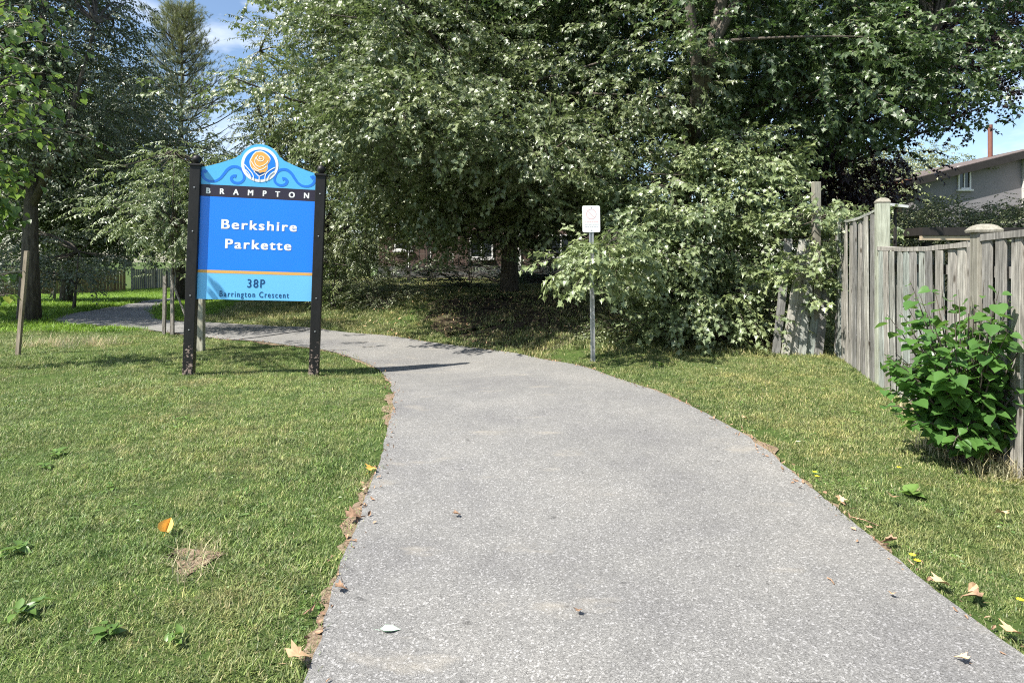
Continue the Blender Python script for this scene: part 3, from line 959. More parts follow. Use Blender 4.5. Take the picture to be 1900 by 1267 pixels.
# ------------------------------------------------------------------ far left fences
def long_fence(label, a, b, mat, h, pitch, posts=0):
    a = Vector(a); b = Vector(b)
    d = b - a; L = d.length; n = int(L / pitch)
    root = empty('timber_fence', (a.x, a.y, 0), (0, 0, math.atan2(d.y, d.x)))
    tag(root, label, 'fence')
    me = MB().box((0, 0, h/2), (pitch * 0.9, 0.02, h)).me('board', mat)
    u = d.normalized()
    for i in range(n):
        x = (i + .5) * pitch
        p = a + u * x
        o = mesh_obj('board', me, root, (x, 0.02 * (i % 2), tz(p.x, p.y) - 0.05 + random.uniform(-.02, .02)))
        o.rotation_euler = (0, random.uniform(-.01, .01), 0)
    for i in range(posts):
        x = L * i / max(1, posts - 1); p = a + u * x
        MB().box((x, -0.08, tz(p.x, p.y) + h/2 + .05), (0.12, 0.12, h + 0.2)).build('post', mat, root)
    return root
long_fence('honey brown vertical board fence across the far lawn', (-37.0, 37.0, 0), (-34.8, 56.0, 0), M['cedar'], 1.95, 0.19)
long_fence('grey vertical board fence continuing past the far end of the brown one', (-34.6, 56.3, 0), (-37.0, 76.0, 0), M['greyfence'], 1.95, 0.2, 9)

# ------------------------------------------------------------------ house glimpsed under the trees
bh = empty('brick_house', (0, 29.0, 0))
tag(bh, 'brick house glimpsed beneath the big maple, pale window frames and dark raised deck', 'house')
MB().box((-0.5, 2.5, 2.2), (11.5, 5, 3.6)).build('wall', M['brick'], bh)
MB().box((-0.5, -0.06, 0.75), (11.5, 0.1, 0.9)).build('foundation', M['concrete'], bh)
MB().prism([(-6.6, 4.0), (5.6, 4.0), (5.0, 6.4), (-6.0, 6.4)], -0.4, 5.4).build('roof', M['shingle'], bh)
window(bh, (893-950)/F*29, 1.55+(480-457)/F*29, 1.1, 1.1, 0, 1)
window(bh, (1030-950)/F*29, 1.55+(480-455)/F*29, 1.6, 1.0, 0, 2)
window(bh, (748-950)/F*29, 1.55+(480-440)/F*29, 0.8, 1.2, 0, 0)
MB().box((0.35, -0.04, 2.2), (0.14, 0.08, 3.6)).build('corner_trim', M['trim'], bh)
dk = empty('deck', (0, 24.5, 0))
tag(dk, 'dark wooden raised deck with thin railing in deep shade under the maple', 'deck')
MB().box((-2.9, 1.2, 1.12), (2.6, 2.4, 0.16)).build('platform', M['dark_wood'], dk)
for x in (-4.1, -3.3, -1.7):
    MB().box((x, 0.1, 1.0), (0.12, 0.12, 2.3)).build('post', M['dark_wood'], dk)
for i in range(12):
    MB().box((-4.1 + i * 0.22, 0.05, 1.55), (0.03, 0.03, 0.75)).build('baluster', M['white_metal'] if i % 4 == 0 else M['dark_wood'], dk)
MB().box((-2.9, 0.05, 1.95), (2.6, 0.06, 0.05)).build('handrail', M['dark_wood'], dk)
rw = MB().box((1.6, 22.5, 0.78), (3.4, 0.3, 0.42)).build('garden_wall', M['concrete'])
tag(rw, 'low grey concrete wall in the shade behind the maple trunk', 'wall')

# ------------------------------------------------------------------ trees
def lp(*pts): return [Vector(p) for p in pts]
z0 = tz(-0.08, 17.5)
tree('maple_tree', 'broad maple with short dark trunk standing in its own shade on the grass bank', 'tree', (-0.08, 17.5, z0),
     lp((0,0,-0.2),(0.02,0.1,1.4),(0.1,0.2,2.6),(-0.1,0.4,4.6),(0.1,0.6,7.5),(0,0.5,11)), 0.24,
     [((-1.2,-0.4,6.2),(4.6,4.6,4.4)), ((1.6,-2.4,4.2),(3.4,3.2,2.4)), ((-2.2,-2.6,3.9),(2.8,3.0,2.0)),
      ((-2.5,-5.1,3.9),(1.9,1.5,1.1),1.6), ((-0.5,-4.8,3.4),(1.9,1.6,1.1),1.6), ((1.4,-4.9,2.9),(1.6,1.3,1.1),1.6), ((-1.6,-7.0,3.5),(1.4,0.75,0.5),9), ((0.3,-6.5,3.0),(1.1,0.7,0.5),8), ((-1.6,-6.0,3.75),(1.6,1.0,0.7),4), ((0.6,-5.8,3.1),(1.6,0.9,0.7),4), ((-3.6,-6.6,4.2),(1.5,0.9,0.8),1.6), ((-2.4,-2.6,2.0),(1.6,1.0,0.8),1.6), ((0.3,0.6,2.3),(3.6,1.2,1.1),1.6), ((-1.2,-3.4,2.2),(2.2,1.3,0.8),1.6), ((1.2,-2.8,2.0),(2.0,1.3,0.9),1.6),
      ((-2.4,-5.2,5.6),(2.6,2.0,1.6)), ((1.5,-0.5,9.8),(4.6,4,3.6)), ((-2.0,-1.0,9.0),(3.6,3.4,3.0)), ((0,2.5,3.0),(5.0,2.0,2.0),1.8), ((2.6,-5.2,4.6),(1.8,1.4,1.4),1.3)],
     'maple', 'maple', per_m3=1.05, per_cluster=11, spread=0.4, seed=21, n_twigs=260,
     limbs=[(lp((0.1,0.2,2.4),(1.2,-0.4,4.2),(2.2,-1.2,6.4),(2.8,-1.4,9)),0.13,0.03),(lp((0.0,0.3,2.8),(-1.3,-0.5,4.6),(-2.4,-1.0,7.2)),0.12,0.03),
            (lp((0.0,0.2,2.2),(-0.4,-1.8,3.6),(-0.8,-3.6,4.6)),0.09,0.02)],
     minz=0.95)
tree('maple_tree', 'tall maple with several leaning limbs whose crown reaches over the lower fence', 'tree', (3.9, 14.2, 0.2),
     lp((0,0,-0.3),(0.0,0,1.6),(-0.05,0,3.2),(0.1,0.1,4.4),(0.5,0.2,6.5),(0.9,0.3,10)), 0.27,
     [((0.6,0.3,7.2),(4.2,3.6,3.4),1.2), ((3.6,-0.4,5.6),(2.9,2.6,2.0)), ((4.6,-1.6,5.9),(1.9,1.8,1.6)), ((2.2,-2.4,4.9),(2.4,1.9,1.3)), ((6.6,-1.0,8.0),(2.6,2.2,2.0)),
      ((3.4,0,9.3),(4.4,3.4,2.8)), ((-1.6,-0.5,8.8),(2.8,2.6,2.6)), ((3.9,-2.7,4.7),(1.5,1.2,0.7),1.3), ((-0.4,-3.3,5.3),(0.6,0.4,0.35),4), ((0.3,-3.4,6.3),(0.5,0.4,0.3),3)],
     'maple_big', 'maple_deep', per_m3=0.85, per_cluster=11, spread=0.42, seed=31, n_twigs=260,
     limbs=[(lp((0,0,2.6),(-0.25,-1.6,3.7),(-0.35,-2.7,4.6),(0.0,-2.95,6.4),(0.5,-3.0,9)),0.19,0.07),(lp((-0.25,-1.6,3.7),(-0.5,-2.9,4.6),(-0.75,-3.0,6.4),(-0.6,-3.0,8.8)),0.14,0.05),(lp((-0.35,-2.7,4.5),(-0.2,-2.9,5.3),(0.45,-3.1,6.6),(0.9,-3.1,8)),0.12,0.04),
            (lp((0.1,0,3.6),(1.8,-0.6,4.9),(3.2,-1.2,5.6),(4.6,-1.6,5.8)),0.11,0.02),(lp((0.2,-.5,4.4),(0.75,-1.0,5.4),(1.2,-1.2,7.0)),0.1,0.03)],
     minz=3.0)
tree('copper_maple_tree', 'dark purple leaved maple behind the fence corner', 'tree', (9.2, 18.5, 0.0),
     lp((0,0,-0.2),(0.1,0,2),(0,0.1,4),(0.1,0.2,8)), 0.26,
     [((-0.2,0,5.7),(2.8,3.0,3.2),1.6), ((3.4,-0.6,7.9),(3.2,2.6,2.5),1.3), ((6.0,-0.8,8.6),(2.8,2.4,2.1),1.2), ((0.5,0,8.5),(3.6,3,2.6)), ((-1.0,-1,3.9),(1.8,1.6,1.8),1.4), ((0.6,-1,4.6),(1.5,1.4,1.2),1.6), ((2.4,-1,6.5),(1.7,1.4,1.0),1.3)],
     'maple_big', 'purple', per_m3=0.8, per_cluster=11, spread=0.45, seed=41, n_twigs=160, minz=2.8)
tree('maple_sapling', 'bushy pale leaved young maple crowding the park notice pole', 'tree', (3.35, 11.4, 0.0),
     lp((0,0,-0.1),(0.1,0,0.9),(0.05,0.05,1.8),(0.2,0.0,3.2)), 0.07,
     [((0.0,0,2.3),(1.7,1.2,1.35),1.0), ((0.9,0.1,2.9),(1.1,1.0,1.0)), ((-1.2,-0.5,1.75),(0.9,0.8,0.75)), ((1.3,-0.6,1.9),(0.75,0.7,0.8)), ((-2.08,-2.25,1.5),(0.36,0.28,0.42),9), ((-1.7,-1.7,1.6),(0.5,0.5,0.4),3), ((1.9,-0.4,1.7),(0.5,0.4,0.9),1.6), ((1.62,-1.5,2.05),(0.5,0.3,0.35),7), ((1.35,-1.2,1.2),(0.5,0.3,0.5),4), ((-0.3,-0.9,0.7),(1.3,0.5,0.45),2.2),
      ((0.2,0.2,0.9),(1.6,1.1,0.75),0.9), ((0.95,-0.1,3.7),(0.3,0.3,0.45),3), ((1.95,-0.9,2.15),(0.55,0.4,0.4),2.5), ((-0.6,0.3,3.1),(1.0,0.8,0.7)), ((1.85,-0.9,1.0),(0.4,0.3,0.4),2)],
     'maple', 'maple_bright', per_m3=6.0, per_cluster=9, spread=0.2, seed=51, n_twigs=140, shell=0.6,
     limbs=[(lp((0.1,0,0.3),(-0.5,-0.2,1.0),(-1.2,-0.5,1.6)),0.04,0.012),(lp((0.1,0,0.3),(0.7,-0.2,1.0),(1.2,-0.4,1.9)),0.04,0.012),(lp((0,0,0.2),(0.35,0.2,1.4),(0.8,0.2,3.3)),0.045,0.012)], minz=0.22)
tree('silver_maple_tree', 'tall fine leaved pale green tree between the pine and the broad maple', 'tree', (-5.6, 17.5, tz(-5.6, 17.5)),
     lp((0,0,-0.2),(0.1,0.1,1.6),(0,0.2,4),(0.2,0.1,8),(0.1,0,12)), 0.2,
     [((0.2,0,3.0),(2.7,2.4,2.4)), ((0.9,0,6.0),(2.8,2.6,2.6)), ((2.2,0.3,8.6),(2.8,2.6,3.2)), ((-0.2,-0.3,4.6),(2.0,2.0,1.8)), ((1.4,-1.2,1.9),(1.6,1.4,1.2)), ((3.4,-0.6,5.0),(2.2,2.0,3.0))],
     'slim', 'fine', per_m3=2.1, per_cluster=11, spread=0.36, seed=61, n_twigs=220, shell=0.6, minz=0.15,
     limbs=[(lp((0,0.1,1.5),(1.2,-0.2,4),(2,-0.4,7)),0.08,0.02),(lp((0,0.1,1.8),(-1.0,-0.2,4),(-1.4,-0.3,7)),0.08,0.02)])
lx, ly = -12.0, 15.4
tree('shade_tree', 'large dark tree with thick bare trunk left of the path', 'tree', (lx, ly, tz(lx, ly)),
     lp((0,0,-0.3),(0.02,0,1.6),(0.05,0,3.2),(0.2,0.1,5.5),(0.3,0.2,11)), 0.22,
     [((0.0,0.4,6.4),(2.6,3.0,2.4)), ((-0.6,0.6,8.8),(2.3,2.8,2.6)), ((-2.4,0,6.0),(2.8,2.8,2.6)), ((-1.6,0,11),(2.8,3.2,2.6)), ((0.9,1.8,4.2),(2.2,1.6,1.1)), ((-3.5,-1.5,7.5),(3.0,2.6,2.6)), ((0.8,-1.0,4.6),(1.7,1.3,1.2)), ((-1.4,-0.8,4.4),(1.5,1.2,1.1)), ((-5.5,0.5,7.0),(3,3,2.6))],  # the two leftmost crown masses, out of view, are added to shade the path
     'oval', 'dusk', per_m3=1.8, per_cluster=11, spread=0.4, seed=71, n_twigs=220, shell=0.55, minz=2.5,
     limbs=[(lp((0.05,0,2.8),(1.2,-0.4,4.6),(2.0,-0.5,7.2)),0.1,0.03),(lp((0.05,0,3.0),(-1.2,-0.4,4.8),(-2.0,-0.5,7.2)),0.1,0.03)])
tree('hanging_tree', 'dark tree drooping low in front of the brown fence', 'tree', (-18.0, 25.0, tz(-18, 25)),
     lp((0,0,-0.3),(0.1,0,2),(0,0.1,5),(0.2,0.1,9)), 0.2,
     [((0.4,0,4.4),(3.4,2.6,2.9)), ((3.4,0.4,4.2),(2.6,2.2,2.2)), ((-2.6,0,5.4),(3,2.6,3)), ((1.2,0,7.6),(3.2,3,2.6)), ((5.0,1.2,5.0),(2.2,2.0,2.2))],
     'oval_far', 'dusk', per_m3=1.3, per_cluster=10, spread=0.5, seed=81, n_twigs=120, shell=0.55, minz=1.5)
bx, by = -17.6, 20.0
tree('scrub_tree', 'low dark scrubby tree at the trunk foot of the large dark tree', 'tree', (-13.6, 19.2, tz(-13.6, 19.2)),
     lp((0,0,-0.2),(0.1,0,0.8),(0.1,0.1,1.8)), 0.05,
     [((0.2,0,1.5),(1.2,1.0,1.1)), ((-1.6,0.2,1.7),(1.4,1.0,1.4)), ((1.2,0.3,1.9),(0.8,0.7,0.7))],
     'oval', 'dusk', per_m3=2.4, per_cluster=9, spread=0.26, seed=83, n_twigs=60, minz=0.35)

# young staked tree behind the park sign
yt = ground_at(319, 620)
young = tree('young_tree', 'young light green tree tied between stakes just left of the park sign', 'tree', yt.to_tuple(),
     lp((0,0,-0.1),(0.02,0,1.1),(0.0,0.02,2.2),(0.05,0,3.8)), 0.035,
     [((-0.1,0,2.9),(1.25,1.1,0.9)), ((-0.8,-0.2,2.5),(0.9,0.7,0.6)), ((0.5,0.1,2.7),(1.1,0.8,1.0)), ((0.2,0,3.6),(0.8,0.7,0.5)), ((0.1,0,1.5),(0.32,0.3,0.5),2.0)],
     'slim', 'maple_bright', per_m3=5.5, per_cluster=8, spread=0.25, seed=91, n_twigs=80, shell=0.5, minz=0.9)
for dx, lean, lab in ((-0.10, 0.02, 'left of the two upright stakes holding the young tree'), (0.08, -0.01, 'right of the two upright stakes holding the young tree')):
    st = MB().box((0, 0, 0.6), (0.06, 0.05, 1.35)).build('tree_stake', M['bark_light'], None, loc=(yt.x + dx, yt.y - 0.12, yt.z - 0.05), rot=(0, lean, 0))
    tag(st, lab, 'stake', 'stakes around the young tree')
g0 = Vector((yt.x + 0.1, yt.y - 0.15, yt.z + 1.05)); g1 = Vector((yt.x + 0.52, yt.y - 0.3, yt.z + 0.2))
st = MB().tube([g0, g1], 0.022, 6).build('tree_stake', M['bark_light'])
tag(st, 'slanting brace stake between the young tree and the park sign post', 'stake', 'stakes around the young tree')

# pine
pz = tz(-15, 28)
proot = empty('pine_tree', (-15.0, 28.0, pz))
tag(proot, 'tall open pine with upswept bare lower branches behind the park sign', 'tree')
rp_ = np.random.default_rng(5)
MB().tube(lp((0,0,-0.3),(0.05,0,3),(0,0.05,7),(0.1,0,10),(0.05,0,12.9)), [0.22,0.17,0.12,0.07,0.02], 9, jit=0.04).build('trunk', M['bark'], proot, True)
Pp = []; Pr = []; Ps = []
pb = MB()
for z in np.arange(3.4, 12.9, 0.52):
    nb = 6
    a0 = rp_.uniform(0, 6.28)
    Lm = max(0.55, 3.0 * (1 - (max(0, z - 6.5) / 7.2) ** 1.5)) * rp_.uniform(0.7, 1.15) * (0.95 if z > 5.5 else 0.9)
    for j in range(nb):
        a = a0 + j * 2 * math.pi / nb + rp_.normal(0, 0.25)
        L = Lm * rp_.uniform(0.55, 1.25)
        up = 0.25 + 0.5 * (z / 14)
        d = Vector((math.cos(a), math.sin(a), 0))
        pts = [Vector((0, 0, z)) + d * (L * t) + Vector((0, 0, L * up * t ** 1.6 * 1.3 - 0.1 * L * t)) for t in (0, .25, .5, .75, 1)]
        pb.tube(pts, [0.045, 0.035, 0.026, 0.017, 0.008], 5, cap=False)
        dens = 0.6 if z > 7.8 else 0.1
        for t in np.arange(0.3 if z > 8 else 0.55, 1.02, 0.1):
            p = pts[0] + d * (L * t) + Vector((0, 0, L * up * t ** 1.6 * 1.3 - 0.1 * L * t))
            for _ in range(int(6 * dens) + 1):
                o = rp_.normal(size=3) * 0.19 * np.array([1, 1, 0.6])
                Pp.append((p.x + o[0], p.y + o[1], p.z + o[2] + 0.06))
                Pr.append((rp_.uniform(-1, 1), -rp_.uniform(0.3, 1.1), a + rp_.normal(0, 0.7)))
                Ps.append(rp_.uniform(0.8, 1.35))
pb.build('branches', M['bark'], proot, True)['kind'] = 'stuff'
scatter('crown', SP['pine'], np.array(Pp), np.array(Pr), Ps, [M['pine'], M['bark']], proot, 'stuff', 5)

# background trees filling the gaps, each its own
BG = [
 ('pale hazy tree behind the pine at the back of the park', (-26, 58, -1.3), [((0,0,5.5),(7,4,4.6)),((6,2,4.5),(5,4,4))], 'hedge', 0.3),
 ('grey green tree at the very back behind the young staked tree', (-36, 84, -1.3), [((0,0,6),(8,5,5)),((9,2,6),(7,5,5))], 'dusk', 0.16),
 ('dark tree standing between the pine and the pale hazy tree', (-17.5, 44, -1.0), [((0,0,4.0),(4.5,3,3.2)),((4,1,4.2),(4,3,3.4))], 'dusk', 0.3),
 ('dark tree rising behind the brown fence at the edge of the view', (-44, 52, -1.3), [((0,0,7),(6,5,6)),((6,0,6),(5,4,5)),((1,0,13),(5,4,4))], 'dusk', 0.12),
 ('dark green tree filling the gap left of the broad maple', (-8.5, 36, 0.4), [((0,0,4.5),(4,3,4)),((1.5,0,9),(4,3,4))], 'maple_deep', 0.2),
 ('dark green tree behind the brick house', (-1.0, 40, 0.4), [((0,0,8),(7,4,5)),((2,0,14),(7,4,5))], 'maple_deep', 0.14),
 ('green tree behind the tall leaning maple', (9.5, 34, 0.2), [((0,0,5.5),(5,3,4.6)),((3,0,11),(5,3,4))], 'maple_deep', 0.18),
 ('pale green tree topping the roof of the grey house', (30.0, 50, 0.0), [((0,0,7.5),(5,4,2.8)),((-3.5,0,6),(4,3,3)),((5,0,6.4),(4,3,3))], 'fine', 0.4),
 ('light green tree between the copper maple and the grey house', (18.6, 32, 0.0), [((0,0,4.4),(2.6,2,2.4)),((1.0,0,3.0),(2.4,2,2.2)),((-2.5,0,3.6),(2.4,2,2.4))], 'fine', 0.8),
]
for i, (lab, b, blobs, mt, den) in enumerate(BG):
    tree('background_tree', lab, 'tree', (b[0], b[1], tz(b[0], b[1])), lp((0,0,-0.3),(0.1,0,2.5),(0,0.1,blobs[0][0][2]),(0.1,0,blobs[0][0][2]+3)), 0.22, blobs,
         'oval_far', mt, 'trees standing far behind the park', per_m3=den, per_cluster=12, spread=0.75, seed=200 + i, n_twigs=40, shell=0.6, minz=0.3)

# underbrush and garden shrubs
def shrub(label, base, blobs, sp, mt, den, seed, minz=0.05, name='shrub', spread=0.16, twigs=30):
    r = np.random.default_rng(seed)
    b = Vector((base[0], base[1], tz(base[0], base[1]) if base[2] is None else base[2]))
    root = empty(name, b); tag(root, label, 'shrub')
    mb = MB()
    P, Rt, S, C = crown_points(r, blobs, den, 9, spread, 0.6, 0.6, 0.0)
    for i in r.permutation(len(C))[:twigs]:
        mb.tube(limb_path((r.normal(0, .08), r.normal(0, .08), -0.05), C[i], r, 0.1), [0.014, 0.012, 0.01, 0.008, 0.006, 0.004], 4, cap=False)
    mb.build('stems', M['bark'], root, True)['kind'] = 'stuff'
    k = P[:, 2] > minz
    scatter('foliage', SP[sp], P[k], Rt[k], S[k], [M[mt], M['bark']], root, 'stuff', seed)
    return root
shrub('yellow green shrub at the foot of the tall fine leaved tree', (-4.75, 16.6, None), [((0,0,0.75),(0.75,0.6,0.8)),((-0.1,0,1.5),(0.55,0.5,0.5))], 'shrub', 'underbrush', 9, 301)
shrub('greyish shrub at the sunlit edge of the shaded grass bank', (-3.5, 16.2, None), [((0,0,0.45),(0.7,0.6,0.5)),((0.6,0.3,0.4),(0.6,0.5,0.4)),((-.3,0.3,1.2),(0.7,0.5,0.6))], 'shrub', 'hedge', 9, 302)
shrub('dark shrub left of the broad maple trunk', (-1.4, 20.2, None), [((0,0,0.5),(1.3,0.7,0.75)),((-2.0,0.3,0.3),(1.0,0.6,0.5))], 'shrub', 'maple_deep', 14, 303)
shrub('small dark shrub right of the broad maple trunk', (1.0, 21.4, None), [((0,0,0.45),(1.1,0.6,0.6)),((2.2,0.4,0.4),(1.2,0.6,0.7))], 'shrub', 'maple_deep', 14, 304)
shrub('long dark hedge across the shade in front of the brick house', (0.0, 23.2, None), [((x_, 0, 0.55), (1.0, 0.5, 0.75)) for x_ in (-6.0, -4.8, -3.6, -0.6, 0.6, 1.8, 3.0, 4.2)], 'oval', 'dusk', 3.5, 310, spread=0.25, twigs=40, name='hedge')
shrub('dark undergrowth bush in front of the leaning boards', (4.35, 10.75, None), [((0,0,0.4),(0.8,0.45,0.45)),((-1.2,0.1,0.4),(0.8,0.5,0.4)),((-2.3,0,0.32),(0.7,0.5,0.35))], 'shrub', 'maple', 20, 305)
shrub('grey green garden bush over the fence left of the shelter roof', (9.3, 13.2, 0), [((0,0,1.9),(1.1,0.8,1.05)),((-0.8,-.3,1.6),(0.8,0.7,1.0)),((1.2,0.2,1.75),(0.9,0.8,1.0))], 'shrub', 'hedge', 22, 306)
shrub('dark green garden bush over the fence below the house window', (11.0, 13.9, 0), [((0,0,1.85),(1.0,0.8,0.95))], 'shrub', 'maple_deep', 22, 307)
shrub('brownish garden bush over the fence at the side of the grey house', (12.2, 13.4, 0), [((-0.4,0,1.9),(1.1,0.8,1.3)),((0.3,0.2,2.6),(0.8,0.7,1.0))], 'shrub', 'hedge', 20, 308)
shrub('dark bushes at the foot of the brown fence', (-27.0, 33, None), [((0,0,1.0),(2.0,1.2,1.3)),((-3,0.5,1.3),(2.2,1.2,1.6))], 'oval', 'dusk', 1.3, 309, spread=0.3)
for i, (px, py, hh) in enumerate(((100, 558, 1.7), (114, 556, 2.2), (125, 557, 2.0))):
    g = ground_at(px, py)
    lab = ['leftmost thin sapling trunk on the far lawn before the brown fence', 'middle and tallest thin sapling trunk on the far lawn', 'rightmost thin sapling trunk on the far lawn'][i]
    tree('thin_sapling', lab, 'tree', g.to_tuple(), lp((0,0,-0.1),(0.05,0,hh*0.5),(0.0,0,hh*1.1)), 0.06, [((0,0,hh*1.15),(0.9,0.6,0.6))], 'oval', 'dusk',
         'thin saplings on the far lawn', 'bark_light', per_m3=1.6, per_cluster=8, spread=0.3, seed=320+i, n_twigs=10)

# ------------------------------------------------------------------ large-leaved plants with separate leaves
leafmeshes = {}
def big_leaf_meshes(matname, n=6, size=0.14, kind='heart'):
    out = []
    r = np.random.default_rng(17)
    for i in range(n):
        v, f = leaf_shape(kind, size, r.uniform(0.1, 0.4), r.uniform(0.1, 0.45))
        v = v + np.array([size * 0.35, 0, 0])
        v2 = np.array([(0, -0.0015, 0), (0, 0.0015, 0), (size * 0.4, 0, 0.001)])
        o = len(v)
        out.append(pydata('leaf', np.vstack([v, v2]), f + [(o, o+1, o+2)], M[matname], True))
    return out
def put_leaf(parent, me, p, yaw, pitch, roll, s):
    o = bpy.data.objects.new('leaf', me)
    o.location = p; o.rotation_euler = (roll, pitch, yaw); o.scale = (s, s, s)
    o.parent = parent
    COL.objects.link(o)
    return o

# bush by the fence
bb = Vector((3.42, 4.66, 0.0)); bb.z = tz(bb.x, bb.y)
bush = empty('large_leaf_bush', bb)
tag(bush, 'bright green bush with big heart shaped leaves against the lower fence', 'bush')
r = np.random.default_rng(23)
BM = big_leaf_meshes('bushleaf', 6, 0.098)
stems = MB(); cnt = 0; extra = []
for i in range(112):
    a = r.uniform(0, 2*math.pi); reach = 0.60 * math.sqrt(r.uniform(0.02, 1.0))
    top = r.uniform(0.25, 1.38) * (1.06 - 0.25 * (reach / 0.62) ** 2)
    if i < 3:
        a = [2.6, 1.5, 0.2][i]; reach = [0.38, 0.12, 0.42][i]; top = [1.36, 1.3, 1.25][i]
    end = Vector((math.cos(a)*reach, math.sin(a)*reach*0.8, top))
    pts = [Vector((math.cos(a)*0.04, math.sin(a)*0.04, -0.05)).lerp(end, t) + Vector((0, 0, 0.16*math.sin(math.pi*t)*(1 if reach > .3 else .2))) for t in np.linspace(0, 1, 6)]
    stems.tube(pts, [0.011, 0.009, 0.007, 0.006, 0.004, 0.002], 5, cap=False)
    nl = 12
    for j in range(nl):
        t = 0.3 + 0.7 * (j + 0.5) / nl
        k = min(4, int(t * 5)); p = pts[k].lerp(pts[k+1], t*5 - k)
        yaw = a + (1 if j % 2 else -1) * r.uniform(0.4, 1.7)
        item = (p, yaw, r.uniform(-0.15, 0.6), r.normal(0, 0.35), r.uniform(0.45, 1.25) * (0.75 if t > 0.93 else 1))
        (extra if False else None)
        extra.append(item)
extra.sort(key=lambda q: q[0].y + 0.5 * q[0].x - 0.5 * q[0].z)
for q in extra[:300]:
    put_leaf(bush, BM[cnt % 6], q[0], q[1], q[2], q[3], q[4]); cnt += 1
inner = MB()
for q in extra[300:]:
    me_ = BM[0]
    mt_ = Matrix.Translation(q[0]) @ Euler((q[3], q[2], q[1])).to_matrix().to_4x4() @ Matrix.Scale(q[4], 4)
    inner.add([mt_ @ v.co for v in me_.vertices], [tuple(p.vertices) for p in me_.polygons])
io = inner.build('inner_leaves', M['bushleaf'], bush, True); io['kind'] = 'stuff'
so = stems.build('stems', M['bark'], bush, True); so['kind'] = 'stuff'
yl = big_leaf_meshes('linden', 1, 0.12, 'maple')[0]
for p in ((0.36, -0.42, 0.42), (0.44, -0.36, 0.38), (0.30, -0.38, 0.36)):
    o = put_leaf(bush, yl, p, r.uniform(2, 5), 0.5, 0.2, 0.9)
    o.data = o.data.copy(); o.data.materials.clear(); o.data.materials.append(M['leaf_yellow'])
    o['label'] = 'yellowed autumn leaf low on the bush'

# linden sapling hanging in from the left, tied to its stake
lb = Vector((-7.55, 8.6, 0)); lb.z = tz(lb.x, lb.y)
lin = empty('linden_sapling', lb)
tag(lin, 'young linden with big sunlit heart shaped leaves reaching in above the bare stake', 'tree')
LM = big_leaf_meshes('linden', 6, 0.115)
mb = MB(); mb.tube(lp((0,0,-0.1),(0.02,0,1.5),(0.1,0,3.0),(0.15,0,4.4),(0.3,0,5.8)), [0.045,0.035,0.028,0.018,0.006], 8)
mb.build('trunk', M['bark'], lin, True)
stems = MB(); items = []
r = np.random.default_rng(29)
for i in range(78):
    z = r.uniform(1.7, 5.2)
    a = r.uniform(-1.9, 1.9) if r.random() < 0.85 else r.uniform(0, 6.28)
    L = r.uniform(0.5, 1.0) * (2.0 if z > 2.9 else 1.15) * (1.15 - 0.5 * abs(z - 4.1) / 2.2)
    if z > 4.6: L *= 0.75
    b0 = Vector((0.05, 0, z - 0.3)); e = Vector((math.cos(a) * L, math.sin(a) * L * 0.8, z + 0.2 - 0.22 * L))
    pts = [b0.lerp(e, t) + Vector((0, 0, 0.3 * math.sin(math.pi * t))) for t in np.linspace(0, 1, 6)]
    stems.tube(pts, [0.012, 0.01, 0.008, 0.006, 0.004, 0.002], 5, cap=False)
    nl = 13
    for j in range(nl):
        t = 0.2 + 0.8 * (j + .5) / nl; k = min(4, int(t * 5)); p = pts[k].lerp(pts[k+1], t*5-k) + Vector(tuple(r.normal(size=3) * 0.05))
        items.append((p, a + (1 if j % 2 else -1) * r.uniform(0.3, 1.5), r.uniform(0.2, 1.2), r.normal(0, .4), r.uniform(0.55, 1.2)))
for z, a, L in ((1.1, -0.5, 0.5), (0.95, 0.2, 0.55), (0.75, -0.2, 0.5), (1.25, 0.3, 0.6)):
    b0 = Vector((0.02, 0, z)); e = Vector((math.cos(a)*L, math.sin(a)*L, z + 0.12))
    pts = [b0.lerp(e, t) for t in np.linspace(0, 1, 6)]
    stems.tube(pts, [0.008]*5 + [0.003], 5, cap=False)
    for j in range(12):
        t = 0.2 + 0.8*j/12; k = min(4, int(t*5))
        items.append((pts[k].lerp(pts[k+1], t*5-k), a + (1 if j % 2 else -1) * r.uniform(0.3, 1.5), r.uniform(0.2, 1.0), r.normal(0, .4), r.uniform(0.7, 1.2)))
items.sort(key=lambda q: -(q[0].x - 0.5 * q[0].y))
for i, q in enumerate(items[:300]):
    put_leaf(lin, LM[i % 6], q[0], q[1], q[2], q[3], q[4])
inner = MB()
for q in items[300:]:
    me_ = LM[1]
    mt_ = Matrix.Translation(q[0]) @ Euler((q[3], q[2], q[1])).to_matrix().to_4x4() @ Matrix.Scale(q[4], 4)
    inner.add([mt_ @ v.co for v in me_.vertices], [tuple(p.vertices) for p in me_.polygons])
inner.build('inner_leaves', M['linden'], lin, True)['kind'] = 'stuff'
stems.build('stems', M['bark'], lin, True)['kind'] = 'stuff'

sg = ground_at(33, 660)
top = at(50, 466, sg.y)
d_ = top - sg
sk = MB().box((0, 0, d_.length/2 - 0.05), (0.055, 0.05, d_.length + 0.1)).build('tree_stake', M['stake'], None, loc=sg, rot=(0, math.atan2(d_.x, d_.z), 0))
tag(sk, 'bare grey wooden stake leaning slightly on the lawn by the linden', 'stake')
w0 = at(46, 503, sg.y); w1 = Vector((lb.x + 0.03, lb.y, w0.z + 0.02))
wm = MB().tube([w0, w0.lerp(w1, 0.5) - Vector((0, 0, 0.02)), w1], 0.008, 6).build('tie_wire', M['metal'])
tag(wm, 'thin pale tie wire running from the grey stake to the linden', 'wire')

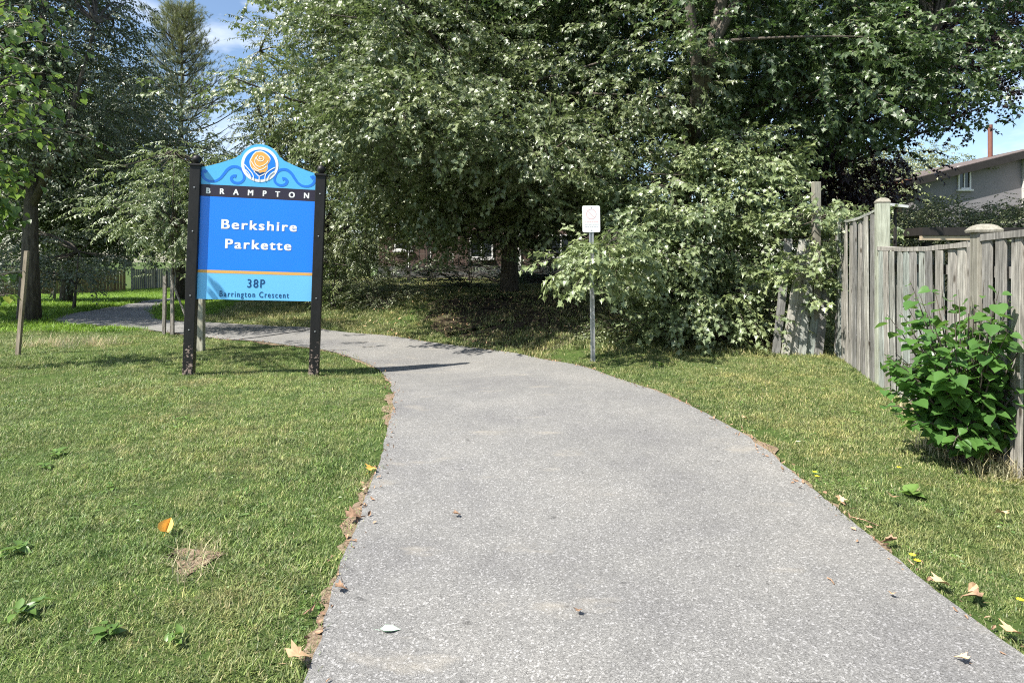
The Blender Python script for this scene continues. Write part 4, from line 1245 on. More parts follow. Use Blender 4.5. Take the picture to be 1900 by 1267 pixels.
# ------------------------------------------------------------------ the park sign
LPp = ground_at(356, 696); RPp = ground_at(583, 703)
LPw = Vector((LPp.x - 0.04, LPp.y, 0)); RPw = Vector((RPp.x * (RPp.y + 0.3) / RPp.y, RPp.y + 0.3, 0))
yaw = math.atan2(RPw.y - LPw.y, RPw.x - LPw.x)
SW = (RPw - LPw).length
cS = (LPw + RPw) / 2
park = empty('park_sign', (cS.x, cS.y, 0), (0, R(2.0), yaw))
tag(park, 'blue park name sign with rose emblem between two black posts', 'sign')
hw = SW / 2
BW = hw - 0.07
TOP = 2.555
for sx, h in ((-1, 2.80), (1, 2.76)):
    p = MB().box((0, 0, h/2 - 0.2), (0.135, 0.135, h + 0.4)).build('post', M['post_black'], park, bevel=0.006, loc=(sx * hw, 0, 0))
    MB().box((0, 0, h + 0.01), (0.165, 0.165, 0.03)).build('cap', M['post_black'], p, bevel=0.004)
    MB().lathe([(0.03, 0), (0.035, 0.02), (0.055, 0.045), (0.062, 0.075), (0.05, 0.11), (0.02, 0.13)], (0, 0, h + 0.02), 14).build('ball_finial', M['post_black'], p, True)
def panel(name, outline, mat, y0=-0.018, y1=0.018):
    return MB().prism(outline, y0, y1).build(name, mat, park)
def rect(z0_, z1_, w=None):
    w = w or BW
    return [(-w, z0_), (w, z0_), (w, z1_), (-w, z1_)]
zs0 = TOP; zs1 = TOP - 0.165; zg0 = TOP - 1.18; zg1 = TOP - 1.222; zb = TOP - 1.585
# header with its arched top
cz = TOP + 0.315; Rr_ = 0.285
out = [(-BW, TOP)] + [(BW, TOP)]
top_pts = []
for t in np.linspace(0, 1, 9):
    x = BW - (BW - 0.33) * t
    top_pts.append((x, TOP + 0.235 + 0.15 * (t ** 1.25)))
for t in (0.35, 0.75):
    top_pts.append((0.33 - 0.055 * t, TOP + 0.385 + 0.055 * t * t + 0.012 * t))
for a in np.linspace(R(24), R(156), 22):
    top_pts.append((math.cos(a) * Rr_, cz + math.sin(a) * Rr_))
for t in (0.75, 0.35):
    top_pts.append((-0.33 + 0.055 * t, TOP + 0.385 + 0.055 * t * t + 0.012 * t))
for t in np.linspace(1, 0, 9):
    x = -(BW - (BW - 0.33) * t)
    top_pts.append((x, TOP + 0.235 + 0.15 * (t ** 1.25)))
# fan from many quads so the concave outline fills cleanly
hm = MB(); n = len(top_pts)
V = [(x, -0.018, z) for x, z in top_pts] + [(x, -0.018, TOP) for x, z in top_pts] + [(x, 0.018, z) for x, z in top_pts] + [(x, 0.018, TOP) for x, z in top_pts]
Fh = []
for i in range(n - 1):
    Fh += [(i, i+1, n+i+1, n+i), (2*n+i+1, 2*n+i, 3*n+i, 3*n+i+1), (i+1, i, 2*n+i, 2*n+i+1)]
Fh += [(0, n, 3*n, 2*n), (2*n-1, n-1, 3*n-1, 4*n-1)]
hm.add(V, Fh)
header = hm.build('header_panel', M['sign_light'], park)
panel('name_band', rect(zs1, zs0), M['sign_dark'])
panel('main_panel', rect(zg0, zs1), M['sign_blue'])
panel('gold_stripe', rect(zg1, zg0), M['sign_gold'], -0.019, 0.018)
panel('address_panel', rect(zb, zg1), M['sign_lower'])
panel('back_frame', [(-BW, zb + 0.05), (BW, zb + 0.05), (BW, TOP + 0.2), (-BW, TOP + 0.2)], M['dark_wood'], 0.0185, 0.045)
for zc in (zb + 0.08, zs1 - 0.1):
    MB().box((0, 0.06, zc), (2*BW, 0.03, 0.06)).build('back_rail', M['metal'], park)

def ribbon(pts, w, y, taper=False):
    """flat band along pts (x,z) with width w at depth y, 1.5 mm thick"""
    n = len(pts); P = [Vector((p[0], p[1])) for p in pts]
    A = []; B = []
    for i in range(n):
        t = (P[min(i+1, n-1)] - P[max(i-1, 0)]).normalized()
        nn = Vector((-t.y, t.x)); ww = w[i] if hasattr(w, '__len__') else w
        A.append(P[i] + nn * ww / 2); B.append(P[i] - nn * ww / 2)
    V = [(p.x, y, p.y) for p in A] + [(p.x, y, p.y) for p in B] + [(p.x, y + 0.0015, p.y) for p in A] + [(p.x, y + 0.0015, p.y) for p in B]
    f = []
    for i in range(n - 1):
        f += [(i, n+i, n+i+1, i+1), (i, i+1, 2*n+i+1, 2*n+i), (n+i+1, n+i, 3*n+i, 3*n+i+1)]
    return V, f
def cr(points, k=8):
    P = [Vector(p) for p in points]; out = []
    for i in range(len(P) - 1):
        p0 = P[max(i-1, 0)]; p1 = P[i]; p2 = P[i+1]; p3 = P[min(i+2, len(P)-1)]
        for j in range(k):
            t = j / k
            out.append(0.5*((2*p1)+(-p0+p2)*t+(2*p0-5*p1+4*p2-p3)*t*t+(-p0+3*p1-3*p2+p3)*t**3))
    out.append(P[-1]); return [(p.x, p.y) for p in out]
# scroll waves (header coordinates: x, height above the band)
def spiral(cx, cz_, r0, r1, a0, turns, n=22):
    return [(cx + (r0 + (r1-r0)*t) * math.cos(a0 + turns*2*math.pi*t), cz_ + (r0 + (r1-r0)*t) * math.sin(a0 + turns*2*math.pi*t)) for t in np.linspace(0, 1, n)]
left_scroll = cr([(-0.610,0.165),(-0.635,0.185),(-0.655,0.165),(-0.655,0.125),(-0.63,0.075),(-0.575,0.045),(-0.51,0.05),(-0.455,0.09),(-0.415,0.15),(-0.375,0.215),(-0.32,0.26),(-0.255,0.26),(-0.205,0.22),(-0.18,0.15),(-0.185,0.085),(-0.225,0.045),(-0.275,0.04),(-0.315,0.065),(-0.325,0.105),(-0.30,0.135),(-0.27,0.13)])
right_scroll = [(-x, z) for x, z in left_scroll]
fr_y = -0.0202
for s in (left_scroll, right_scroll):
    n_ = len(s)
    w = [0.05 if (i < 5) else (0.036 + 0.004 * math.sin(i * 0.1)) for i in range(n_)]
    w[-6:] = [0.042, 0.046, 0.05, 0.052, 0.05, 0.044]
    m_ = MB(); v, f = ribbon([(x * BW / 0.67, TOP + z) for x, z in s], w, fr_y); m_.add(v, f)
    m_.build('scroll_ornament', M['sign_scroll'], header)
def disc(r_, y, mat, name, cx=0, cz_=None, parent=None, sx=1.0, sz=1.0, n=40, th=0.0015):
    c0 = cz if cz_ is None else cz_
    pts = [(cx + math.cos(a)*r_*sx, c0 + math.sin(a)*r_*sz) for a in np.linspace(0, 2*math.pi, n, endpoint=False)]
    return MB().prism(pts, y, y + th).build(name, mat, parent or park)
cz = TOP + 0.315
emb = disc(0.247, -0.0215, M['sign_white'], 'emblem', th=0.003)
disc(0.208, -0.0235, M['sign_blue'], 'emblem_field', parent=emb)
def blob(pts, y, mat, name, k=6):
    c = cr(list(pts) + [pts[0]], k)[:-1]
    P = [(x, cz + z) for x, z in c]
    return MB().prism(P, y, y + 0.0015).build(name, mat, emb)
rose = [(-0.055,0.165),(0.01,0.178),(0.075,0.15),(0.125,0.095),(0.12,0.04),(0.098,0.0),(0.1,-0.05),(0.075,-0.1),(0.03,-0.12),(-0.02,-0.105),(-0.075,-0.085),(-0.115,-0.03),(-0.125,0.035),(-0.105,0.09),(-0.085,0.13)]
blob([(x*1.09, z*1.07 + .002) for x, z in rose], -0.0252, M['sign_white'], 'rose_outline')
blob(rose, -0.0270, M['sign_orange'], 'rose')
def line(pts, w, y, mat, name):
    m_ = MB(); v, f = ribbon([(x, cz + z) for x, z in cr(pts, 8)], w, y); m_.add(v, f)
    m_.build(name, mat, emb)
cream = M['sign_white']
sw = [(0.012 + (0.012 + 0.05 * t) * math.cos(5.5 - 9.5 * t), 0.088 + (0.010 + 0.042 * t) * math.sin(5.5 - 9.5 * t)) for t in np.linspace(0, 1, 12)]
for pts in (sw,
            [(-0.052,0.10),(-0.066,0.05),(-0.055,0.0),(-0.01,-0.03),(0.05,-0.01),(0.095,0.03),(0.108,0.06)],
            [(-0.112,0.04),(-0.085,-0.01),(-0.05,-0.05),(-0.005,-0.075),(0.045,-0.06),(0.092,-0.02)],
            [(-0.085,-0.055),(-0.045,-0.085),(0.0,-0.1)]):
    line(pts, 0.010, -0.0288, cream, 'petal_line')
line([(-0.06,-0.105),(-0.02,-0.115),(0.0,-0.135),(0.03,-0.12),(0.065,-0.11)], 0.018, -0.0289, M['sign_ink'], 'sepal')
for pts in ([(-0.075,-0.1),(-0.03,-0.145),(-0.005,-0.165),(0.03,-0.15),(0.08,-0.12)], [(-0.002,-0.16),(-0.002,-0.235)],
            [(-0.205,-0.01),(-0.15,-0.07),(-0.105,-0.12),(-0.08,-0.17),(-0.08,-0.225)], [(0.2,-0.03),(0.14,-0.07),(0.09,-0.12),(0.075,-0.17),(0.075,-0.225)],
            [(-0.19,-0.08),(-0.15,-0.12),(-0.125,-0.16),(-0.115,-0.2)], [(0.19,-0.09),(0.15,-0.125),(0.12,-0.165),(0.11,-0.2)]):
    line(pts, 0.012, -0.0272, cream, 'leaf_line')

def text(body, x0, x1, zbase, caph, mat, bold=0.0, spacing=1.0, name='lettering'):
    c = bpy.data.curves.new(name, 'FONT'); c.body = body; c.size = 1.0
    c.space_character = spacing; c.resolution_u = 6
    o = bpy.data.objects.new('tmp', c); COL.objects.link(o)
    bpy.context.view_layer.update()
    dg = bpy.context.evaluated_depsgraph_get()
    me = bpy.data.meshes.new_from_object(o.evaluated_get(dg))
    bpy.data.objects.remove(o)
    co = np.array([v.co[:] for v in me.vertices])
    capm = 0.73   # cap height of the built-in font
    sx = (x1 - x0 - 2 * bold) / (co[:, 0].max() - co[:, 0].min()); sz = (caph - bold) / capm
    X = x0 + bold + (co[:, 0] - co[:, 0].min()) * sx; Z = zbase + bold / 2 + co[:, 1] * sz
    faces = [tuple(p.vertices) for p in me.polygons]
    mb_ = MB()
    offs = [(0, 0)] if bold == 0 else [(-bold, -bold/2), (bold, -bold/2), (-bold, bold/2), (bold, bold/2), (0, 0)]
    for q, (dx, dz) in enumerate(offs):
        mb_.add([(x + dx, -0.0205 - 0.00015 * q, z + dz) for x, z in zip(X, Z)], faces)
    return mb_.build(name, mat, park)
k = BW / 0.70
text('BRAMPTON', -0.635*k, 0.625*k, TOP - 0.127, 0.084, M['sign_white'], 0.0045, 3.4)
text('Berkshire', -0.44*k, 0.485*k, TOP - 0.605, 0.14, M['sign_white'], 0.0065, 1.22)
text('Parkette', -0.385*k, 0.425*k, TOP - 0.875, 0.14, M['sign_white'], 0.0065, 1.22)
text('38P', -0.10*k, 0.115*k, TOP - 1.41, 0.125, M['sign_ink'], 0.002, 1.25)
text('Barrington Crescent', -0.43*k, 0.415*k, TOP - 1.545, 0.085, M['sign_ink'], 0.001, 1.3)
# staple screws on the left post
for z in (0.55, 1.02, 1.9, 2.5):
    MB().tube([(-hw, -0.070, z), (-hw, -0.074, z)], 0.009, 8).build('screw', M['metal'], park)
    MB().tube([(hw, -0.070, z), (hw, -0.074, z)], 0.009, 8).build('screw', M['metal'], park)

# square grey post behind the sign
gp = at(372, 643, 9.9); gz = tz(gp.x, 10.6)
gpo = empty('square_post', (at(373, 640, 10.6).x, 10.6, gz))
tag(gpo, 'plain square grey post standing close behind the left sign post', 'post')
MB().box((0, 0, 0.78), (0.105, 0.105, 1.7)).build('shaft', M['post'], gpo, bevel=0.004)
MB().box((0, 0, 1.645), (0.12, 0.12, 0.03)).build('top_plate', M['white_metal'], gpo)

# ------------------------------------------------------------------ notice on a pole
npz = ground_at(1100, 672)
notice = empty('park_notice_sign', npz, (0, R(-0.8), R(6)))
tag(notice, 'faded white notice plate on a slim steel pole half hidden by leaves', 'sign')
ch = MB()
Ht = at(1097, 382, npz.y).z - npz.z
for dx in (-0.018, 0.018):
    ch.box((dx, 0, Ht/2 - 0.15), (0.007, 0.028, Ht + 0.2))
ch.box((0, 0.012, Ht/2 - 0.15), (0.03, 0.006, Ht + 0.2))
ch.box((-0.028, -0.013, Ht/2 - .15), (0.016, 0.004, Ht + .2)); ch.box((0.028, -0.013, Ht/2 - .15), (0.016, 0.004, Ht + .2))
ch.build('pole', M['metal'], notice)
def rrect(w, h, rad, cz_):
    o = []
    for (cx, cy, a0) in ((w/2-rad, h/2-rad, 0), (-w/2+rad, h/2-rad, 90), (-w/2+rad, -h/2+rad, 180), (w/2-rad, -h/2+rad, 270)):
        for a in np.linspace(R(a0), R(a0+90), 5): o.append((cx + rad*math.cos(a), cz_ + cy + rad*math.sin(a)))
    return o
pw, ph_ = 0.275, 0.405
pc = Ht - ph_/2
plate = MB().prism(rrect(pw, ph_, 0.025, pc), -0.022, -0.019).build('plate', M['white_metal'], notice)
def flat(pts, mat, name): 
    return MB().prism(pts, -0.0235, -0.0222).build(name, mat, plate)
# faded prohibition ring, red line and three rows of small print
m_ = MB(); ring = [(math.cos(a)*0.075, pc + 0.075 + math.sin(a)*0.075) for a in np.linspace(0, 2*math.pi, 33)]
v, f = ribbon(ring, 0.012, -0.0232); m_.add(v, f); m_.build('ring_mark', M['faded_red'], plate)
m_ = MB(); v, f = ribbon([(-0.053, pc + 0.128), (0.053, pc + 0.022)], 0.011, -0.0238); m_.add(v, f); m_.build('slash_mark', M['faded_red'], plate)
for i in range(3):
    z = pc - 0.045 - i * 0.035
    x = -0.105
    m_ = MB()
    while x < 0.1:
        w = random.uniform(0.012, 0.035)
        m_.box((x + w/2, -0.0228, z), (w, 0.0012, 0.012)); x += w + 0.008
    m_.build('print_line', M['faded_red'] if i == 0 else M['faded_grey'], plate)
for z in (pc + ph_/2 - 0.03, pc - ph_/2 + 0.03):
    MB().tube([(0, -0.0222, z), (0, -0.027, z)], 0.008, 8).build('bolt', M['metal'], plate)

# ------------------------------------------------------------------ grass
def tuft(r, n, h, w, rad, lean=0.5):
    V = []; Fc = []; o = 0
    for i in range(n):
        a = r.uniform(0, 6.28); rr = rad * math.sqrt(r.random())
        b = np.array([math.cos(a)*rr, math.sin(a)*rr, -0.005])
        yaw = r.uniform(0, 6.28); ln = abs(r.normal(0, lean)); hh = h * r.uniform(0.5, 1.3)
        d = np.array([math.cos(yaw)*math.sin(ln), math.sin(yaw)*math.sin(ln), math.cos(ln)])
        s = np.array([-math.sin(yaw), math.cos(yaw), 0]) * w * r.uniform(0.7, 1.3) / 2
        mid = b + d * hh * 0.55
        tip = b + d * hh + np.array([math.cos(yaw), math.sin(yaw), -0.4]) * hh * 0.25
        V += [b - s, b + s, mid + s * 0.8, mid - s * 0.8, tip]
        Fc += [(o, o+1, o+2, o+3), (o+3, o+2, o+4)]; o += 5
    return np.array(V), Fc, [0] * len(Fc)
rg = np.random.default_rng(101)
T_near = [tuft(rg, 18, 0.024, 0.003, 0.05, 0.95) for _ in range(5)] + [tuft(rg, 12, 0.034, 0.0036, 0.045, 0.95) for _ in range(3)] + [tuft(rg, 7, 0.042, 0.005, 0.03, 1.05)]
T_clover = [sprig('oval', 7, 0.06, 0.024, rg, 0.1, twig=False) for _ in range(3)] + [sprig('slim', 6, 0.05, 0.05, rg, 0.1, twig=False)]
T_far = [tuft(rg, 16, 0.06, 0.008, 0.1, 0.55) for _ in range(3)]
def sample_lawn(n, y0, y1, dens, r, xlim=None):
    """points with density falling with distance from the viewing area"""
    ys = []
    # importance by integral of dens(y)*width(y)
    yy = np.linspace(y0, y1, 400)
    wdt = 1.9 * yy + 3
    cdf = np.cumsum(dens(yy) * wdt); tot = cdf[-1] * (yy[1] - yy[0]); cdf /= cdf[-1]
    m = int(tot)
    y = np.interp(r.random(m), cdf, yy)
    x = (r.random(m) - 0.5) * (1.9 * y + 3)
    return x, y
def keep_lawn(x, y, margin=0.0):
    ip = in_poly(path_poly, x, y)
    return ~ip
lumpy = lambda x, y: 0.5 + 0.5 * np.sin(x * 1.9 + 1.3 * np.sin(y * 1.3)) * np.sin(y * 2.1 + 1.7 * np.sin(x * 1.1))
def grass(name, sel, variants, mats, y0, y1, dens, seed, smin=0.7, smax=1.25, edge=0.03, grow=0.05):
    r = np.random.default_rng(seed)
    x, y = sample_lawn(0, y0, y1, dens, r)
    k = keep_lawn(x, y) & sel(x, y); x, y = x[k], y[k]
    if edge is not None:
        ed = edge_dist(x, y); pr = np.where(ed < 0.12, np.clip(0.15 + 1.1 * (np.sin(x * 3.1 + 2 * np.sin(y * 2.3)) * np.sin(y * 3.7 + x) * 0.5 + 0.5), 0, 1), 1.0)
        k = (r.random(len(x)) < pr); x, y = x[k], y[k]
    # bare patches of soil; grass also thinned over the dark sheet deepening the maple's shade
    bare = 0.8 * np.exp(-(((x - 0.1) / 2.7) ** 2 + ((y - 14.3) / 3.1) ** 2) ** 2)
    for (cx, cy, rr) in BARE:
        bare = np.maximum(bare, np.exp(-((x-cx)**2 + (y-cy)**2) / (2*rr*rr)))
    k = r.random(len(x)) > bare * 0.97; x, y = x[k], y[k]
    z = terrain(x, y)
    n = len(x)
    rot = np.stack([r.normal(0, .1, n), r.normal(0, .1, n), r.uniform(0, 6.28, n)], 1)
    s = r.uniform(smin, smax, n) * (1 + grow * np.clip(y - 4, 0, 30)) * (0.7 + 0.45 * lumpy(x * 1.3, y * 1.3) + 0.35 * lumpy(x * 4.1 + 3, y * 4.7 + 1))
    o = scatter(name, variants, np.stack([x, y, z], 1), rot, s, mats, None, 'stuff', seed)
    return o, n
BARE = []
for px, py, rr in ((345, 1058, 0.17), (390, 1030, 0.09), (300, 1070, 0.06), (1420, 800, 0.16), (1480, 870, 0.07), (95, 700, 0.3), (1060, 660, 0.35), (700, 915, .05), (640, 1150, .07), (1860, 1170, .08), (1640, 1010, 0.06), (150, 655, 0.25), (350, 1030, 0.07), (1450, 815, 0.1)):
    g = ground_at(px, py); BARE.append((g.x, g.y, rr))
left = lambda x, y: (x < 0) & (y < 16.5) & (y < np.interp(x, EX, EY))
right = lambda x, y: ~left(x, y) & (y < 40) & ~((x < -8) & (y > 14))
o, n1 = grass('lawn_grass', left, T_near, [M['grass'], M['bark']], 1.6, 16.5, lambda y: 2300 * np.minimum(1, (3.6 / y) ** 1.3), 401)
tag(o, 'short green lawn grass around the park sign', 'grass')
o, n2 = grass('verge_grass', lambda x, y: right(x, y) & (y < 14), T_near, [M['grass_dry'], M['bark']], 1.6, 14, lambda y: 2300 * np.minimum(1, (3.6 / y) ** 1.3), 402)
tag(o, 'yellowish verge grass between the path and the fence', 'grass')
o, n3 = grass('bank_grass', lambda x, y: right(x, y) & (y >= 10) & (x < 9), T_far, [M['grass_dry'], M['bark']], 10, 30, lambda y: 260 * (10 / y) ** 1.2, 403, 0.7, 1.1, 0.03, 0.02)
tag(o, 'grass on the bank beyond the path', 'grass')
o, n4 = grass('far_lawn_grass', lambda x, y: (x < -8) & (y > 13), T_far, [M['grass_far'], M['bark']], 13, 60, lambda y: 90 * (13 / y) ** 1.2, 404, 0.9, 1.5, 0.03, 0.02)
tag(o, 'bright green grass of the far lawn before the brown fence', 'grass')
clov = lambda x, y: (np.sin(x * 2.7 + 2.1 * np.sin(y * 1.9)) * np.sin(y * 3.3 + 1.9 * np.sin(x * 2.2 + 1)) + 0.5 * np.sin(x * 7.3 + y * 5.1)) > 0.55
o, n5 = grass('clover', lambda x, y: (left(x, y) | right(x, y)) & clov(x, y), T_clover, [M['weed'], M['bark']], 1.6, 9, lambda y: 900 * np.minimum(1, (4 / y) ** 1.2) * 1.0, 405, 0.7, 1.3, 0.04, 0.03)
tag(o, 'small clover and weed leaves mixed in the lawn', 'clover')
print('tufts', n1, n2, n3, n4, n5)
# dry straw tufts by the bush and at the edges
T_str = [tuft(rg, 14, 0.16, 0.004, 0.06, 0.75) for _ in range(3)]
r = np.random.default_rng(55)
pts = []
for px, py, n, s in ((345, 1050, 8, 0.10), (1775, 842, 26, 0.14), (1850, 870, 30, 0.18), (1890, 890, 24, 0.15), (90, 640, 60, 0.5), (180, 640, 30, 0.4), (1690, 760, 14, .12), (660, 590, 0, 0)):
    g = ground_at(px, py)
    for _ in range(n): pts.append((g.x + r.normal() * s, g.y + r.normal() * s * 0.6))
pts = np.array(pts)
pts = pts[~in_poly(path_poly, pts[:, 0], pts[:, 1])]
scp = np.column_stack([pts, terrain(pts[:, 0], pts[:, 1])])
n = len(scp)
tag(scatter('dry_grass', T_str, scp, np.stack([np.zeros(n), np.zeros(n), r.uniform(0, 6.28, n)], 1), r.uniform(0.6, 1.4, n), [M['straw'], M['bark']], None, 'stuff', 9),
    'pale dry grass tufts under the large leaved bush and by the grey stake', 'dry grass')

# crumbs of dead leaf along both path edges
def litter_piece(r, s):
    v, f = leaf_shape('oval' if r.random() < 0.6 else 'slim', s, r.uniform(0.2, 0.9), r.uniform(-0.6, 0.6))
    return v, f, [0] * len(f)
LT = [litter_piece(rg, 0.035) for _ in range(6)]
E = []
for seg in (NEs, FEs):
    L = np.linalg.norm(np.diff(seg, axis=0), axis=1)
    for i in range(len(seg) - 1):
        if seg[i][1] < 1.5 or seg[i][1] > 13: continue
        m = rg.poisson(L[i] * 34)
        for _ in range(m):
            p = seg[i] + (seg[i+1] - seg[i]) * rg.random()
            E.append((p[0] + rg.normal(0, 0.045), p[1] + rg.normal(0, 0.045)))
E = np.array(E); n = len(E)
lit = np.column_stack([E, terrain(E[:, 0], E[:, 1]) + 0.028])
tag(scatter('leaf_litter', LT, lit, np.stack([rg.normal(0, .5, n), rg.normal(0, .5, n), rg.uniform(0, 6.28, n)], 1), rg.uniform(0.3, 1.25, n), [M['dead_brown'], M['bark']], None, 'stuff', 10),
    'crumbs of dead brown leaf gathered along the path edges', 'leaf litter')
# leaf litter under the big maple
E = np.column_stack([rg.uniform(-3.5, 4.5, 700), rg.uniform(11.5, 18.5, 700)])
k = ~in_poly(path_poly, E[:, 0], E[:, 1]); E = E[k]; n = len(E)
tag(scatter('fallen_maple_leaves', LT, np.column_stack([E, terrain(E[:, 0], E[:, 1]) + 0.05]), np.stack([rg.normal(0, .4, n), rg.normal(0, .4, n), rg.uniform(0, 6.28, n)], 1), rg.uniform(1.2, 2.6, n), [M['dead_tan'], M['bark']], None, 'stuff', 12),
    'dry leaves scattered in the shade of the broad maple', 'leaf litter')

# ------------------------------------------------------------------ single fallen leaves, weeds and sticks
def fallen(px, py, size, mat, label, yaw=0.0, pitch=0.0, roll=0.0, kind='maple', dz=0.03, fold=0.5, curl=0.3):
    g = ground_at(px, py)
    v, f = leaf_shape(kind, size, fold, curl)
    v = v - np.array([size*0.45, 0, v[:, 2].min()])
    nv = len(v)
    V = np.vstack([v, v + np.array([0, 0, 0.001])])
    ff = [tuple(reversed(t)) for t in f] + [tuple(a + nv for a in t) for t in f]
    m = pydata('fallen_leaf', np.vstack([V, [(-size*.45, -.0015, .003), (-size*.45, .0015, .003), (-size*.8, 0, .012)]]), ff + [(2*nv, 2*nv+1, 2*nv+2)], mat)
    o = mesh_obj('fallen_leaf', m, None, (g.x, g.y, g.z + dz), (roll, pitch, yaw))
    return tag(o, label, 'leaf')
fallen(312, 993, 0.085, M['leaf_yellow'], 'folded yellow leaf standing up in the lawn beside a bare patch', 1.5, -0.9, 0.3, 'heart', 0.05, 1.3, 0.1)
fallen(722, 1180, 0.085, M['leaf_pale'], 'pale mint green leaf lying on the asphalt near the lawn', 0.1, 0, 0, 'oval', 0.024, 0.12, 0.1)
fallen(552, 1247, 0.10, M['dead_tan'], 'large tan leaf at the corner where lawn meets path', 0.6, 0.1, 0.1, 'maple')
fallen(688, 882, 0.09, M['leaf_yellow'], 'golden leaf on the left path edge halfway up', 1.2, -0.2, 0.3, 'maple')
fallen(672, 922, 0.06, M['dead_tan'], 'small cream leaf just below the golden leaf on the left edge', 2.0)
fallen(655, 972, 0.1, M['dead_brown'], 'crumpled brown leaf on the left path edge', 0.3, 0, .3)
fallen(848, 966, 0.05, M['dead_brown'], 'lone brown leaf on the middle of the asphalt', 0.4)
fallen(1073, 1152, 0.04, M['dead_brown'], 'tiny brown leaf on the asphalt near the bottom', 1.3)
fallen(1785, 1240, 0.05, M['dead_tan'], 'small tan leaf on the asphalt in the lower right', 2.2)
fallen(1650, 1021, 0.09, M['dead_brown'], 'reddish brown leaf on the right path edge with curled lobes', 2.6, .1, .2)
fallen(1748, 1103, 0.09, M['dead_tan'], 'pale flat leaf on the right path edge above the curled pair', 0.1)
fallen(1798, 1112, 0.12, M['dead_tan'], 'long curled tan leaf lying on the right path edge', 0.5, -0.2, 0.6, 'slim', 0.04)
fallen(1806, 1128, 0.08, M['dead_brown'], 'brown leaf tucked under the long curled tan leaf', 2.4)
fallen(1855, 973, 0.08, M['dead_tan'], 'tan leaf resting in the verge grass right of the weed', 1.7, 0, .2, 'maple', 0.05)
fallen(1655, 940, 0.07, M['dead_tan'], 'light brown leaf beside the broad green weed', 0.9, 0, .2, 'maple', 0.05)
fallen(1880, 1200, 0.09, M['dead_tan'], 'tan leaf at the far right end of the path edge', 0.2)
fallen(1557, 936, 0.07, M['dead_tan'], 'grey brown curled leaf sticking up from the right path edge', 1.1, -.6, .3)
fallen(1383, 785, 0.07, M['dead_tan'], 'whitish leaf on soil at the right edge of the path', 0.1)
fallen(632, 1107, 0.06, M['dead_brown'], 'small orange brown leaf beside the left path edge', 0.1)
fallen(1655, 1116, 0.035, M['dead_tan'], 'tiny tan leaf on the asphalt near the right edge', 1.0)

def weed(px, py, n, size, label, kind='heart', up=0.5):
    g = ground_at(px, py)
    root = empty('broadleaf_weed', g); tag(root, label, 'weed')
    r = np.random.default_rng(int(px * 7 + py))
    n = int(n * 1.7)
    for i in range(n):
        v, f = leaf_shape(kind, size * r.uniform(0.35, 1.0), r.uniform(0.1, 0.5), r.uniform(0.1, 0.6))
        a = 2 * math.pi * i / n + r.uniform(-.4, .4)
        mesh_obj('leaf', pydata('leaf', v, f, M['weed'], True), root, (r.normal(0, 0.012), r.normal(0, 0.012), 0.015 + 0.012 * (i % 3)), (r.uniform(-.4, .4), -up * 0.7 + r.uniform(-.3, .25), a + r.uniform(-.5, .5)))
    return root
weed(1690, 925, 5, 0.11, 'broad green weed in the verge beside a light brown leaf')
weed(100, 850, 7, 0.10, 'largest leafy weed rosette on the lawn near the edge of the view', 'oval')
weed(82, 872, 5, 0.08, 'leafy weed just below the largest rosette on the lawn', 'oval')
weed(200, 1180, 7, 0.08, 'light green weed low on the lawn near the bottom', 'oval')
weed(320, 1195, 6, 0.06, 'small upright weed near the bottom of the lawn', 'oval', 0.9)
weed(30, 1030, 7, 0.09, 'dark green weed at the left rim of the lawn', 'oval')
weed(40, 1150, 8, 0.10, 'thick clump of weed leaves in the lower left of the lawn', 'oval', 0.7)
weed(455, 920, 5, 0.05, 'small bright weed in the middle of the lawn', 'oval')
weed(280, 880, 5, 0.06, 'long leaved weed left of the lawn centre', 'slim')
weed(205, 910, 5, 0.05, 'tiny pale weed on the left of the lawn', 'oval')
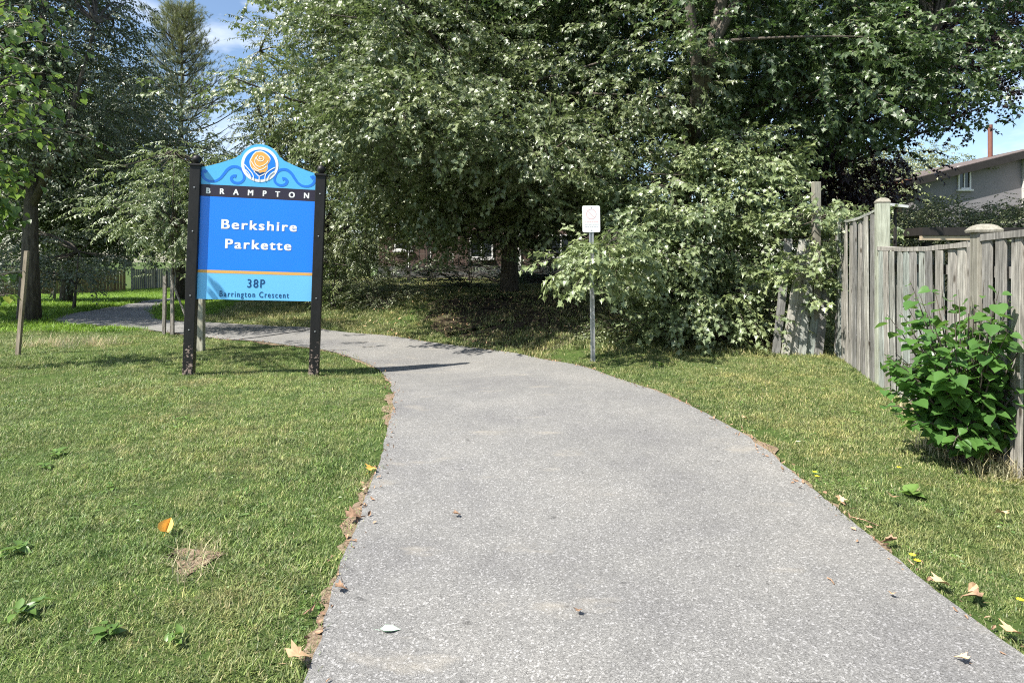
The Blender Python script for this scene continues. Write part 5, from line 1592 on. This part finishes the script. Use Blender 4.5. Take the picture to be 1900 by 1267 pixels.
weed(1225, 680, 6, 0.09, 'bright green weed at the foot of the young maple', 'heart', 0.7)
weed(1380, 755, 5, 0.06, 'small weed near the right path edge', 'oval')
weed(1835, 875, 9, 0.08, 'green weed below the large leaved bush', 'oval', 0.9)
for i, (px, py) in enumerate(((1512, 888), (1516, 897), (1693, 1048), (1702, 1060), (1893, 1133), (1668, 880))):
    g = ground_at(px, py)
    lab = ['yellow wildflower at the right path edge, upper of a pair', 'yellow wildflower at the right path edge, lower of a pair', 'yellow wildflower beside the reddish brown leaf, upper of a pair',
           'yellow wildflower beside the reddish brown leaf, lower of a pair', 'yellow wildflower in the grass at the right rim of the view', 'yellow wildflower behind the broad green weed'][i]
    rt = empty('wildflower', g); tag(rt, lab, 'flower', 'yellow wildflowers in the verge')
    MB().tube([(0, 0, 0), (0.003, 0, 0.045)], 0.0015, 4).build('stem', M['weed'], rt)
    m_ = MB()
    for j in range(8):
        a = j * math.pi / 4
        m_.add([(0, 0, 0.045), (0.013*math.cos(a-.3), 0.013*math.sin(a-.3), 0.05), (0.017*math.cos(a), 0.017*math.sin(a), 0.05), (0.013*math.cos(a+.3), 0.013*math.sin(a+.3), 0.05)], [(0, 1, 2, 3)])
    m_.build('petals', M['dandelion'], rt)
g = ground_at(1815, 836)
stick = MB().tube([Vector((g.x, g.y, g.z + 0.09)), Vector((g.x + 0.75, g.y - 0.05, g.z + 0.10))], 0.007, 6).build('stick', M['stake'])
tag(stick, 'thin pale stick lying across the grass under the large leaved bush', 'stick')
for (a, b, lab) in (((1577, 968), (1630, 985), 'thin dark twig at the right edge of the asphalt'), ((1535, 1085), (1548, 1094), 'short reddish twig lying on the asphalt'), ((640, 1014), (662, 1015), 'dark twig poking onto the asphalt from the lawn')):
    A_, B_ = ground_at(*a), ground_at(*b)
    u = Vector((0, 0, 0.027))
    tag(MB().tube([A_ + u, A_.lerp(B_, .5) + u + Vector((0.004, 0.006, 0.004)), B_ + u], 0.003, 5).build('twig', M['dead_brown']), lab, 'twig')
